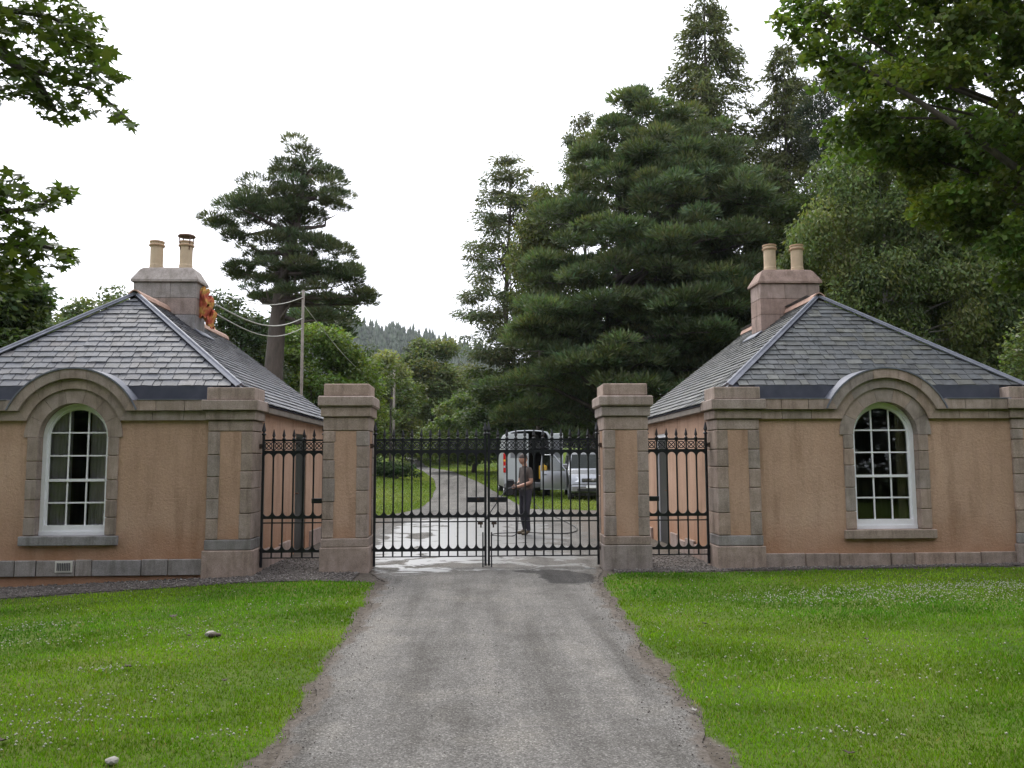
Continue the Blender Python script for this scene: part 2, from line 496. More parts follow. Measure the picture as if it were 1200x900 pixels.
def np_mesh(name, V, F, mat, parent=None, colors=None, smooth=False, origin=(0,0,0)):
    """V (n,3), F (m,k) all faces alike; colors (n,3) per vertex"""
    me = bpy.data.meshes.new(name)
    V = np.asarray(V, np.float32) - np.asarray(origin, np.float32); F = np.asarray(F, np.int32)
    k = F.shape[1]
    me.vertices.add(len(V)); me.vertices.foreach_set('co', V.ravel())
    me.loops.add(F.size); me.loops.foreach_set('vertex_index', F.ravel())
    me.polygons.add(len(F))
    me.polygons.foreach_set('loop_start', np.arange(0, F.size, k, dtype=np.int32))
    try: me.polygons.foreach_set('loop_total', np.full(len(F), k, np.int32))
    except Exception: pass
    if smooth: me.polygons.foreach_set('use_smooth', np.ones(len(F), bool))
    me.materials.append(M[mat])
    if colors is not None:
        ca = me.color_attributes.new('Col', 'FLOAT_COLOR', 'POINT')
        c4 = np.ones((len(V), 4), np.float32); c4[:, :3] = colors
        ca.data.foreach_set('color', c4.ravel())
    me.update(calc_edges=True); me.validate()
    o = bpy.data.objects.new(name, me)
    link(o, parent, Vector(origin))
    return o

# value noise for shapes
def vnoise(x, y, seed=0):
    def h(i, j):
        n = np.sin(i * 127.1 + j * 311.7 + seed * 74.7) * 43758.5453
        return n - np.floor(n)
    xi, yi = np.floor(x), np.floor(y)
    xf, yf = x - xi, y - yi
    u, v = xf*xf*(3-2*xf), yf*yf*(3-2*yf)
    return (h(xi, yi)*(1-u) + h(xi+1, yi)*u)*(1-v) + (h(xi, yi+1)*(1-u) + h(xi+1, yi+1)*u)*v
def fbm(x, y, seed=0, o=4):
    a, s, f = 0.5, 0.0, 1.0
    for k in range(o):
        s = s + a * vnoise(x*f, y*f, seed + k); a *= 0.5; f *= 2
    return s

# ------------------------------------------------------------------ terrain
def gz(x, y):
    x = np.asarray(x, float); y = np.asarray(y, float)
    z = np.where(y > 26, 0.02 * (y - 26), 0.0)
    z = np.where(y > 84, z + 0.09 * (y - 84), z)
    z = np.where(y > 170, z - 0.06 * (y - 170), z)
    nr = np.clip((24 - y) / 6, 0, 1)
    z = z - nr * np.clip(-x - 2.4, 0, 9) * 0.038 + nr * np.clip(x - 3, 0, 9) * 0.008
    # woodland bank behind the lodge on +X, gentle rise behind the other one
    z = z + np.clip(x - 11, 0, 60) * 0.16 * np.clip((y - 18) / 8, 0, 1)
    z = z + np.clip(-x - 12, 0, 60) * 0.05 * np.clip((y - 24) / 10, 0, 1)
    # small bank with shrubs inside the gate
    d2 = ((x + 7.5) / 5.0) ** 2 + ((y - 42) / 12.0) ** 2
    z = z + 0.7 * np.exp(-d2 * 1.6)
    return z
def gzf(x, y): return float(gz(x, y))

ROAD_L = [(2.5, -1.13), (4.6, -1.12), (8, -1.2), (11.4, -1.3), (12.2, -1.62)]
ROAD_R = [(2.5, 1.28), (4.6, 1.3), (8, 1.4), (11.4, 1.58), (12.2, 1.85)]
def edge(tab, y): return np.interp(y, [p[0] for p in tab], [p[1] for p in tab])
def lawn_mask(x, y):
    """1 on grass, 0 on bare soil / gravel, with ragged borders"""
    x = np.asarray(x, float); y = np.asarray(y, float)
    rag = (fbm(x*1.3, y*1.3, 3) - 0.47) * 0.17 + (vnoise(x*6, y*6, 9) - 0.5) * 0.10
    Lf = np.clip((edge(ROAD_L, y) - 0.04 + rag - x) / 0.12, 0, 1)
    Rf = np.clip((x - edge(ROAD_R, y) - 0.04 + rag) / 0.12, 0, 1)
    front = np.where(x < 0, Lf, Rf)
    top = np.where(x < 0, 11.75 - 0.16 * np.clip(-x - 3.3, 0, 4), 12.12)
    top = np.where((x < 0) & (x > -3.3), 11.75 - 0.1*(x+3.3), top)
    front = front * np.clip((top - y + rag * 0.6) / 0.15, 0, 1)
    # behind the gate
    inner_l = np.interp(y, [24.8, 26.5, 28.2, 32.2, 40, 53, 71.5, 90, 120], [-3.4, -2.5, -2.05, -1.88, -2.1, -2.95, -4.9, -7.6, -16])
    inner_r = np.interp(y, [24, 26.8, 28, 32, 36, 49, 69, 99, 125], [9, 6.0, 1.5, 1.24, 0.84, -0.1, -2.2, -8.3, -16])
    back = np.where(x < inner_l + rag*0.5, np.clip((y - 24.7 + rag) / 0.4, 0, 1), np.where(x > inner_r + rag*0.5, np.clip((y - 27.0) / 0.5, 0, 1), 0.0))
    out = np.where(y < 12.3, front, back)
    far_side = (np.abs(x) > 9.3) & (y > 11)
    return np.where(far_side, 1.0, out)

xs = np.unique(np.concatenate([np.linspace(-700, -120, 14), np.linspace(-120, -30, 26), np.linspace(-30, -12, 30), np.linspace(-12, 12, 200), np.linspace(12, 30, 30), np.linspace(30, 120, 26), np.linspace(120, 700, 14)]).round(4))
ys = np.unique(np.concatenate([np.linspace(-60, 2, 14), np.linspace(2, 14, 100), np.linspace(14, 60, 120), np.linspace(60, 140, 60), np.linspace(140, 1500, 30)]).round(4))
gx, gy = np.meshgrid(xs, ys)
gzv = gz(gx, gy)
V = np.stack([gx, gy, gzv], -1).reshape(-1, 3)
nx, ny = len(xs), len(ys)
idx = np.arange(nx*ny).reshape(ny, nx)
F = np.stack([idx[:-1, :-1], idx[:-1, 1:], idx[1:, 1:], idx[1:, :-1]], -1).reshape(-1, 4)
lm = lawn_mask(gx, gy).reshape(-1)
cg = np.stack([lm, np.zeros_like(lm), np.zeros_like(lm)], -1)
props(np_mesh('ground', V, F, 'ground', colors=cg, smooth=True), kind='structure')

# ---- drive: tarmac sheet, in front of and behind the gate
def road_lr(y):
    l = np.interp(y, [2, 4.6, 8, 11.4, 12.2, 12.9, 14, 24.6, 26.5, 28.2, 32.2, 40, 53, 71.5, 90, 104], [-1.13, -1.12, -1.2, -1.3, -1.6, -1.68, -3.0, -3.3, -2.5, -2.05, -1.88, -2.1, -2.95, -4.9, -7.6, -10.5])
    r = np.interp(y, [2, 4.6, 8, 11.4, 12.2, 12.9, 14, 24, 26.5, 28, 32, 36, 49, 69, 99, 108], [1.28, 1.3, 1.4, 1.58, 1.8, 1.85, 3.2, 3.6, 4.5, 1.55, 1.26, 0.86, -0.1, -2.2, -8.3, -10.0])
    return l, r
yy = np.concatenate([np.linspace(1.5, 30, 240), np.linspace(30.3, 60, 70), np.linspace(61, 104, 44)])
uu = np.linspace(0, 1, 44)
l, r = road_lr(yy)
l = l + (fbm(yy*1.7, yy*0+3, 21) - 0.47)*0.16; r = r + (fbm(yy*1.7, yy*0+8, 22) - 0.47)*0.18
X = l[:, None] + (r - l)[:, None]*uu[None, :]
Y = np.repeat(yy[:, None], len(uu), 1)
crown = 0.012 + 0.02*np.sin(PI*uu)[None, :]
Z = gz(X, Y) + crown
# water film, thickest inside the gate; dry island patches left in it
wet = np.exp(-(((Y-17.5)/6.5)**2)**2) * np.clip(1.1 - np.abs(X + 0.2)/3.4, 0, 1)*1.25
wet = np.where(Y < 12.6, np.exp(-((Y-12.6)/0.45)**2)*0.62, wet)
damp = 0.95*np.exp(-((((X-1.2)/0.42)**2 + ((Y-11.6)/0.75)**2)**2))
damp = np.maximum(damp, 0.8*np.exp(-(((X-0.85)/0.6)**2 + ((Y-12.2)/0.28)**2)))
wet = np.maximum(wet, 0.75*np.exp(-(((X+1.05)/0.55)**2 + ((Y-12.3)/0.42)**2)))
wet = np.minimum(wet, 0.56 - 0.13*np.clip((15.0-Y)/2, 0, 1) + 0.12*np.exp(-(((X+0.3)/1.0)**2 + ((Y-18)/4)**2)))
wet = wet * (1 - 0.9*np.exp(-((((X+1.28)/0.22)**2 + ((Y-18.2)/0.9)**2)**2)))
wet = wet * (1 - 0.6*np.clip((X-1.3)/0.8, 0, 1)*(Y > 13))
wet = wet * (1 - 0.75*np.clip((-X-1.9)/0.5, 0, 1)*(Y > 13))
em = np.minimum(X - l[:, None], r[:, None] - X)
dirt = np.clip(1 - em/0.24, 0, 1)*np.where(Y < 12.5, 0.72, 0.6)
dirt = np.maximum(dirt, np.where(Y > 13, np.clip((X-1.6)/1.2, 0, 1)*0.75 + np.clip((-X-2.0)/0.7, 0, 1)*0.8, 0))
dirt = np.where(Y > 30, dirt*0.4, dirt)
cg = np.stack([wet, dirt, damp], -1).reshape(-1, 3)
V = np.stack([X, Y, Z], -1).reshape(-1, 3)
nx, ny = len(uu), len(yy)
idx = np.arange(nx*ny).reshape(ny, nx)
F = np.stack([idx[:-1, :-1], idx[:-1, 1:], idx[1:, 1:], idx[1:, :-1]], -1).reshape(-1, 4)
props(np_mesh('drive', V, F, 'asphalt', colors=cg, smooth=True), kind='structure')

# ---- gravel strips along the lodges and under the side gates
def gravel_sheet(name, pts_lo, pts_hi, n=90, m=10):
    xx = np.linspace(pts_lo[0][0], pts_lo[-1][0], n)
    lo = np.interp(xx, [p[0] for p in pts_lo], [p[1] for p in pts_lo]) + (fbm(xx*2, xx*0, 31)-0.47)*0.2
    hi = np.interp(xx, [p[0] for p in pts_hi], [p[1] for p in pts_hi])
    t_ = np.linspace(0, 1, m)
    X = np.repeat(xx[:, None], m, 1); Y = lo[:, None] + (hi-lo)[:, None]*t_[None, :]
    Z = gz(X, Y) + 0.010 + 0.012*vnoise(X*7, Y*7, 5)*(np.minimum(t_, 1-t_)*4).clip(0, 1)[None, :]
    V = np.stack([X, Y, Z], -1).reshape(-1, 3)
    idx = np.arange(n*m).reshape(n, m)
    F = np.stack([idx[:-1, :-1], idx[1:, :-1], idx[1:, 1:], idx[:-1, 1:]], -1).reshape(-1, 4)
    props(np_mesh(name, V, F, 'gravel_bed', smooth=True), kind='structure')
    return xx, lo, hi
strips = [gravel_sheet('gravel_path', [(-10.5, 10.9), (-6, 11.35), (-3.4, 11.7), (-1.75, 11.55)], [(-10.5, 12.5), (-3.5, 12.5), (-1.75, 12.5)]),
          gravel_sheet('gravel_path', [(1.95, 12.13), (4, 12.13), (10.5, 12.12)], [(1.95, 12.5), (4, 12.5), (10.5, 12.5)])]
strips.append(gravel_sheet('gravel_path', [(-3.36, 12.51), (-2.3, 12.51)], [(-3.36, 14.4), (-2.3, 14.4)], 20, 20))
strips.append(gravel_sheet('gravel_path', [(2.5, 12.51), (3.6, 12.51)], [(2.5, 14.4), (3.6, 14.4)], 20, 20))
oct_v = np.array([(1,0,0),(0,1,0),(-1,0,0),(0,-1,0),(0,0,.8),(0,0,-.8)], float)
oct_f = np.array([(0,1,4),(1,2,4),(2,3,4),(3,0,4),(1,0,5),(2,1,5),(3,2,5),(0,3,5)])
PV, PF = [], []
cnt = 0
for (xx, lo, hi), n in zip(strips, (5200, 3000, 900, 900)):
    x = rng.uniform(xx[0], xx[-1], n); tt = rng.uniform(0.0, 1, n)
    y = np.interp(x, xx, lo) + tt*(np.interp(x, xx, hi) - np.interp(x, xx, lo))
    ss = rng.uniform(0.007, 0.02, n)
    th = rng.uniform(0, 2*PI, n); sq = rng.uniform(0.5, 0.9, n)
    bv = oct_v[None] * ss[:, None, None] * rng.uniform(0.7, 1.2, (n, 6, 1))
    cx, sx_ = np.cos(th)[:, None], np.sin(th)[:, None]
    rx = bv[..., 0]*cx - bv[..., 1]*sx_; ry = bv[..., 0]*sx_ + bv[..., 1]*cx
    P = np.stack([rx + x[:, None], ry + y[:, None], bv[..., 2]*sq[:, None] + (gz(x, y) + 0.018 + ss*0.3)[:, None]], -1)
    PV.append(P.reshape(-1, 3)); PF.append((oct_f[None] + (np.arange(n)*6)[:, None, None] + cnt).reshape(-1, 3)); cnt += n*6
n = 1800
y = 3.0 + rng.uniform(0, 1, n)**1.3*9; side_ = rng.uniform(size=n) < .5
off = np.abs(rng.normal(size=n))*.16 - .06
x = np.where(side_, edge(ROAD_L, y) + off, edge(ROAD_R, y) - off)
cen = rng.uniform(size=n) < .06
x = np.where(cen, rng.normal(size=n)*.25 + .1, x)
ss = rng.uniform(0.003, 0.008, n)
bv = oct_v[None] * ss[:, None, None] * rng.uniform(0.7, 1.2, (n, 6, 1))
P = bv + np.stack([x, y, gz(x, y) + 0.018 + .02*np.clip(1-np.abs(x)/1.3, 0, 1) + ss*.3], -1)[:, None]
PV.append(P.reshape(-1, 3)); PF.append((oct_f[None] + (np.arange(n)*6)[:, None, None] + cnt).reshape(-1, 3)); cnt += n*6
gr = np_mesh('gravel', np.concatenate(PV), np.concatenate(PF), 'gravel')
props(gr, 'grey brown gravel strewn along the lodges and the drive edges', 'gravel', kind='stuff')
#PART2
# ------------------------------------------------------------------ gate lodges
D = 12.4
AX = 0.11
def arc_pts(r, a0, a1, n, cz=2.0):
    return [(r*math.cos(a0+(a1-a0)*i/n), cz + r*math.sin(a0+(a1-a0)*i/n)) for i in range(n+1)]

slate_units = []
for k in range(5):
    rr = random.Random(k)
    j = lambda a=0.05: rr.uniform(-a, a)
    v = [(-.5, 0+j(), 0), (0+j(.1), j(.03), 0), (.5, 0+j(), 0), (.5, 1, -.2), (-.5, 1, -.2),
         (-.5+.02, 0+j(.03), 1), (j(.1), j(.03), 1), (.5-.02, j(.03), 1), (.5, 1, .2), (-.5, 1, .2)]
    f = [(4,3,2,1,0), (5,6,7,8,9), (0,1,6,5), (1,2,7,6), (2,3,8,7), (4,0,5,9), (3,4,9,8)]
    me = bpy.data.meshes.new('slate'); me.from_pydata(v, [], f); me.update()
    slate_units.append(me)
slate_units_g = [m_.copy() for m_ in slate_units]
for m_ in slate_units: m_.materials.append(M['slate'])
for m_ in slate_units_g: m_.materials.append(M['slate_green'])

def clip_poly(poly, planes):
    for (a, b_, c) in planes:                      # keep a*u + b*v <= c
        out = []
        for i in range(len(poly)):
            p, q = poly[i], poly[(i+1) % len(poly)]
            dp, dq = a*p[0]+b_*p[1]-c, a*q[0]+b_*q[1]-c
            if dp <= 0: out.append(p)
            if (dp < 0 < dq) or (dq < 0 < dp):
                t_ = dp/(dp-dq); out.append((p[0]+(q[0]-p[0])*t_, p[1]+(q[1]-p[1])*t_))
        poly = out
        if len(poly) < 3: return []
    return poly
def poly_area(p): return abs(sum(p[i][0]*p[(i+1)%len(p)][1]-p[(i+1)%len(p)][0]*p[i][1] for i in range(len(p))))/2

def lodge(s, cx, label, gable_y):
    root = thing('gate_lodge', (cx, D, 0), label, 'lodge', 'the two gate lodges')
    left = s < 0
    slm, slf = ('slate', 'slate_field') if left else ('slate_green', 'slate_green_field')
    stone_mat = 'granite'
    def put(mb, name, mat, parent=root, **k):
        if left: mb.flipx(cx)
        return mb.build(name, mat, parent, **k)
    def stone(x0, x1, y0, y1, z0, z1, mat=None, parent=root, b=0.009, name='stone'):
        mb = MB(); mb.bbox(cx+x0, cx+x1, y0, y1, z0, z1, b)
        return put(mb, name, mat or stone_mat, parent)
    # inner side (towards the gate) is -x here; the mirrored lodge is flipped
    W = 2.57
    wall = MB()
    wall.box(cx-W, cx-0.52, D, D+.4, -.5, 2.26); wall.box(cx+0.52, cx+W, D, D+.4, -.5, 2.26)
    wall.box(cx-.52, cx+.52, D, D+.4, -.5, 0.55)
    DY0, DY1 = (15.4, 16.35) if left else (15.8, 16.85)
    for sx_ in (-1, 1):
        a, c_ = (cx-W, cx-W+.4) if sx_ < 0 else (cx+W-.4, cx+W)
        if sx_ < 0:
            wall.box(a, c_, D+.4, DY0, -.5, 2.52); wall.box(a, c_, DY1, gable_y-.1, -.5, 2.52); wall.box(a, c_, DY0, DY1, 2.15, 2.52)
        else:
            wall.box(a, c_, D+.4, gable_y-.1, -.5, 2.52)
    # rear gable wall
    RZ = 4.53 if left else 4.58
    wall.add([(cx-W, gable_y-.45, -.5), (cx+W, gable_y-.45, -.5), (cx+W, gable_y-.45, 2.5), (cx, gable_y-.45, RZ-.1), (cx-W, gable_y-.45, 2.5),
              (cx-W, gable_y-.06, -.5), (cx+W, gable_y-.06, -.5), (cx+W, gable_y-.06, 2.5), (cx, gable_y-.06, RZ-.1), (cx-W, gable_y-.06, 2.5)],
             [(0,1,2,3,4), (9,8,7,6,5), (0,5,6,1), (1,6,7,2), (2,7,8,3), (3,8,9,4), (4,9,5,0)])
    put(wall, 'wall', 'harl')
    fl = MB(); fl.box(cx-W+.1, cx+W-.1, D+.1, gable_y-.2, -.4, 0.12); put(fl, 'floor_slab', 'room_wall')
    # door in the inner side wall
    dm = MB(); dm.box(cx-W+.05, cx-W+.10, DY0, DY1, 0.0, 2.15)
    dr = put(dm, 'door', 'dark_door')
    fm = MB()
    for (a0, a1, b0, b1) in ((DY0, DY0+.07, 0, 2.15), (DY1-.07, DY1, 0, 2.15), (DY0+.07, DY1-.07, 2.08, 2.15)):
        fm.box(cx-W+.02, cx-W+.049, a0, a1, b0, b1)
    put(fm, 'door_frame', 'dark_door' if left else 'white_paint', dr)
    hm = MB(); hm.tube([(cx-W+.05, DY0+.16, 1.05), (cx-W-.01, DY0+.16, 1.05), (cx-W-.01, DY0+.26, 1.05)], .012, 6); put(hm, 'handle', 'rust', dr)
    # base course, front
    rs = random.Random(3 if left else 8)
    x = -1.93
    joints = [-1.93]
    widths = [0.50, 0.38, 0.70, .24, .55, .30, .42, .48, .5, .6] if left else [.62, .52, .78, .36, .62, .40, .52, .7]
    k = 0
    while x < 1.93 - .2:
        x2 = min(x + widths[k % len(widths)], 1.93)
        if 1.93 - x2 < .2: x2 = 1.93
        stone(x+.006, x2-.006, D-.035 - rs.uniform(0, .008), D+.1, -0.005 if left else -.12, 0.225 + rs.uniform(-.006, .006), 'granite_grey' if left else 'granite')
        x = x2; k += 1
    # base course, inner side wall
    y = D+.52
    while y < gable_y - .3:
        y2 = min(y + rs.uniform(.45, .8), gable_y-.2)
        if not (y2 > DY0 and y < DY1):
            stone(-W-.045, -W+.1, y+.006, y2-.006, -.3, 0.23 + rs.uniform(-.02, .06), 'granite_pink')
        y = y2
    # pilasters at both ends
    for side in (-1, 1):
        def ps(a, b_, y0, z0, z1, mat=None, y1=D+.5, ext=0):
            # a..b measured from the outer edge of the pilaster inward
            xo = side*2.61
            x0, x1 = xo - side*a, xo - side*b_
            return stone(min(x0, x1), max(x0, x1), y0, y1, z0, z1, mat)
        ps(-.035, .69, D-.085, -.12, .345)
        ps(-.012, .665, D-.055, .352, .50, 'granite_grey')
        hs_ = [0.504]
        while hs_[-1] < 2.0: hs_.append(min(hs_[-1] + rs.uniform(.24, .38), 2.075))
        hs_[-1] = 2.075
        for q in range(len(hs_)-1):
            ps(0, .165 + rs.uniform(0, .012), D-.05, hs_[q]+.004, hs_[q+1]-.004)
        hs2 = [0.504]
        while hs2[-1] < 2.0: hs2.append(min(hs2[-1] + rs.uniform(.24, .38), 2.075))
        hs2[-1] = 2.075
        for q in range(len(hs2)-1):
            ps(.487 - rs.uniform(0, .012), .655, D-.05, hs2[q]+.004, hs2[q+1]-.004, y1=D+.1)
        ps(0, .655, D-.05, 2.08, 2.236)
        pn = MB(); xo = side*2.61
        pn.box(cx+min(xo-side*.17, xo-side*.48), cx+max(xo-side*.17, xo-side*.48), D-.038, D+.1, .505, 2.078)
        put(pn, 'harled_panel', 'harl')
        ps(-.035, .69, D-.085, 2.242, 2.378)
        ps(-.085, .74, D-.14, 2.384, 2.536)
        ps(-.02, .68, D-.07, 2.542, 2.725)
    # window surround
    for side in (-1, 1):
        z = .575
        while z < 1.95:
            z2 = min(z + rs.uniform(.25, .36), 2.0)
            if 2.0 - z2 < .15: z2 = 2.0
            x0, x1 = (side*.5, side*(.655 + rs.uniform(0, .01)))
            stone(min(x0, x1), max(x0, x1), D-.022, D+.3, z+.003, z2-.003)
            z = z2
    stone(-.70, .70, D-.07, D+.3, .435, .57, 'granite_grey' if left else 'granite')
    # voussoirs, frieze and cornice bent over the arch
    def ring_stones(r0, r1, z_in, z_out, y0, y1, n, mat=None):
        a_in = math.asin((z_in-2.0)/r0); a_out = math.asin((z_out-2.0)/r1)
        for q in range(n):
            g = .0022
            t0, t1 = q/n, (q+1)/n
            ai0, ai1 = a_in+(PI-2*a_in)*t0, a_in+(PI-2*a_in)*t1
            ao0, ao1 = a_out+(PI-2*a_out)*t0, a_out+(PI-2*a_out)*t1
            gi, go = g/r0, g/r1
            inner = arc_pts(r0, ai0+gi*(q > 0), ai1-gi*(q < n-1), 6)
            outer = arc_pts(r1, ao1-go*(q < n-1), ao0+go*(q > 0), 6)
            mb = MB(); mb.prism([(cx+px_, pz) for px_, pz in reversed(inner + outer)], y0, y1)
            put(mb, 'stone', mat or stone_mat)
    ring_stones(.5, .708, 2.0, 2.0, D-.022, D+.3, 7)
    ring_stones(.712, .857, 2.242, 2.378, D-.055, D+.35, 5)
    ring_stones(.861, 1.0, 2.384, 2.536, D-.11, D+.55, 5)
    xf = math.sqrt(.712**2-.242**2); xf2 = math.sqrt(.857**2-.378**2)
    xc = math.sqrt(.861**2-.384**2); xc2 = math.sqrt(1-.536**2)
    for side in (-1, 1):
        cuts = [0, .38, .74, 1.0]
        for q in range(3):
            a0, a1 = cuts[q], cuts[q+1]
            E_ = 1.925
            def P(lo, hi, z0, z1, y0, y1):
                xa = lo + (E_-lo)*a0; xb = lo + (E_-lo)*a1
                xa2 = hi + (E_-hi)*a0 if q == 0 else xa; xb2 = xb
                g = .004 if q > 0 else .002
                poly = [(cx+side*(xa+g), z0), (cx+side*(xb-.004), z0), (cx+side*(xb2-.004), z1), (cx+side*(xa2+g), z1)]
                mb = MB(); mb.prism(poly if side > 0 else poly[::-1], y0, y1); put(mb, 'stone', stone_mat)
            P(xf, xf2, 2.242, 2.378, D-.055, D+.35)
            P(xc, xc2, 2.384, 2.536, D-.11, D+.35)
    # leadwork behind the cornice and over the arch
    ld = MB()
    lo_, hi_ = arc_pts(1.0, 0.40, PI-0.40, 26), arc_pts(1.022, 0.40, PI-0.40, 26)
    ld.prism([(cx+a, b_) for a, b_ in (lo_[::1] + hi_[::-1])][::-1], D-.125, D+.62)
    put(ld, 'arch_lead_capping', 'lead')
    for side in (-1, 1):
        e = MB(); a, b_ = sorted((cx+side*.93, cx+side*1.93)); e.box(a, b_, D-.12, D+.2, 2.538, 2.552); put(e, 'lead_drip', 'lead')
        e = MB(); a, b_ = sorted((cx+side*.70, cx+side*1.93)); e.box(a, b_, D+.16, D+.4, 2.553, 2.775); put(e, 'lead_gutter', 'lead_dark')
    # window: frame > sashes, bars, panes
    wy = D+.12
    fr_ = MB()
    def framering(r_o, r_i, z0, y0, y1):
        o_ = [(r_o, z0)] + arc_pts(r_o, 0, PI, 22) + [(-r_o, z0)]
        i_ = [(r_i, z0)] + arc_pts(r_i, 0, PI, 22) + [(-r_i, z0)]
        for q in range(len(o_)-1):
            fr_.prism([(cx+o_[q][0], o_[q][1]), (cx+i_[q][0], i_[q][1]), (cx+i_[q+1][0], i_[q+1][1]), (cx+o_[q+1][0], o_[q+1][1])], y0, y1)
    framering(.499, .445, .572, wy, wy+.1)
    framering(.4452, .408, .66, wy+.03, wy+.075)
    fr_.box(cx-.4988, cx+.4988, wy-.012, wy+.1, .5705, .625)
    fr_.box(cx-.444, cx+.444, wy+.006, wy+.07, .6252, .715)
    win = put(fr_, 'window', 'white_paint')
    zr = [.715, 1.04, 1.37, 1.73, 2.07]
    def hw_at(z): return .41 if z <= 2.0 else math.sqrt(max(0, .41**2-(z-2.0)**2))
    hb = .011
    for q, z in enumerate(zr[1:]):
        e = MB(); h_ = .02 if q == 1 else hb
        e.box(cx-hw_at(z+h_), cx+hw_at(z+h_), wy+(.018 if q == 1 else .032), wy+.062, z-h_, z+h_)
        put(e, 'meeting_rail' if q == 1 else 'glazing_bar', 'white_paint', win)
    for bx_ in (-.138, .138):
        ztop = 2.0 + math.sqrt(.41**2-(.138+.011)**2)
        zs = zr + [ztop]
        for q in range(5):
            h0 = 0 if q == 0 else (.02 if q == 2 else hb); h1 = 0 if q == 4 else (.02 if q == 1 else hb)
            e = MB(); e.box(cx+bx_-hb, cx+bx_+hb, wy+.034, wy+.060, zs[q]+h0, zs[q+1]-h1); put(e, 'glazing_bar', 'white_paint', win)
    for q in range(5):
        for c_ in range(3):
            x0, x1 = [(-.409, -.149), (-.127, .127), (.149, .409)][c_]
            if q < 4:
                poly = [(x0, zr[q]), (x1, zr[q]), (x1, zr[q+1]), (x0, zr[q+1])]
            else:
                poly = [(x0, 2.07), (x1, 2.07)]
                n_ = 8
                for i in range(n_+1):
                    xx_ = x1 + (x0-x1)*i/n_
                    zz_ = 2.0 + math.sqrt(max(.0, .409**2-xx_**2))
                    if zz_ > 2.071: poly.append((xx_, zz_))
            e = MB(); e.prism([(cx+a, b_) for a, b_ in poly], wy+.045, wy+.049); put(e, 'pane', 'pane_glass', win)
    # roof: sarking under the slates, slates, lead hips, ridge
    HE, HZ = 2.354, 2.76                            # hip foot
    EX, EZ = 2.70, 2.50                             # side eaves
    YF, YA = D+.17, (14.42 if left else 14.72)
    apex = Vector((cx, YA, RZ)); gab = Vector((cx, gable_y, RZ))
    rf = MB()
    n_off = -0.02
    for side in (-1, 1):
        rf.add([(cx, YA, RZ+n_off), (cx, gable_y, RZ+n_off), (cx+side*EX, gable_y, EZ+n_off), (cx+side*EX, D+.42, EZ+n_off), (cx+side*HE, YF, HZ+n_off)], [(0,1,2,3,4) if side < 0 else (4,3,2,1,0)])
    rf.add([(cx, YA, RZ+n_off), (cx-HE, YF, HZ+n_off), (cx+HE, YF, HZ+n_off)], [(0,1,2)])
    roof = put(rf, 'roof', 'lead_dark')
    for side in (-1, 1):
        e = MB(); a, b_ = sorted((cx+side*(W-.05), cx+side*(EX-.015)))
        e.box(a, b_, D+.56, gable_y-.02, EZ-.115, EZ-.035); put(e, 'eaves_board', 'pole_wood', roof)
    nrm_cache = {}
    field = MB()
    cand = []
    def slope(o, u, v, planes, umin, umax, vmax, gauge, seed, prio):
        rs2 = random.Random(seed)
        n = u.cross(v).normalized()
        if n.z < 0: n = -n
        row = 0
        vv = 0.0
        while vv < vmax - .02:
            gg = gauge * (1.12 - .22*vv/vmax)
            x_ = umin - rs2.uniform(0, .2)
            while x_ < umax:
                w_ = rs2.choice((.12, .15, .17, .20, .23, .27)) * rs2.uniform(.93, 1.07)
                poly = [(x_+.003, vv), (x_+w_-.003, vv), (x_+w_-.003, vv+gg*1.35), (x_+.003, vv+gg*1.35)]
                cp = clip_poly(poly, planes)
                ar = poly_area(cp) if cp else 0
                full = w_*gg*1.35
                if ar > full*.12:
                    cen = o + u*(x_+w_/2) + v*(vv+gg/2)
                    d = (cen - Vector((0, 0, CAM_H))).length
                    cand.append((prio, d, o, u, v, n, x_, w_, vv, gg, cp if ar < full*.945 else None, rs2.uniform(.008, .013), rs2.uniform(-.004, .004), rs2.randrange(5)))
                x_ += w_
            vv += gg; row += 1
    # front
    o = Vector((cx, YF, HZ)); v = (apex - o); L = v.length; v.normalize(); u = Vector((1, 0, 0))
    ins = .07
    k_ = HE/L
    nn = math.hypot(1, k_)
    slope(o, u, v, [(1/nn, k_/nn, HE/nn-ins), (-1/nn, k_/nn, HE/nn-ins)], -HE, HE, L, .134, 11 if left else 12, 0)
    # sides
    for side in (-1, 1):
        o = Vector((cx+side*EX, D+.42, EZ)); v = Vector((-side*EX, 0, RZ-EZ)); L2 = v.length; v.normalize(); u = Vector((0, 1, 0))
        hy, hv = YA-(D+.42), L2
        # hip line from foot to apex in (u,v)
        fu, fv = YF-(D+.42), (HZ-EZ)/((RZ-EZ)/L2)
        a_, b2 = -(hv-fv), (hy-fu)
        ln = math.hypot(a_, b2); a_, b2 = a_/ln, b2/ln
        cc = a_*fu + b2*fv
        prio = 1 if side == -1 else 2
        slope(o, u, v, [(a_, b2, cc-ins), (-1, 0, 0), (1, 0, gable_y-D-.42)], 0, gable_y-D-.42, L2, .134, 13 + side, prio)
    cand.sort(key=lambda q: (q[0], q[1]))
    units = slate_units if left else slate_units_g
    inv_roof = WPOS[roof.name]
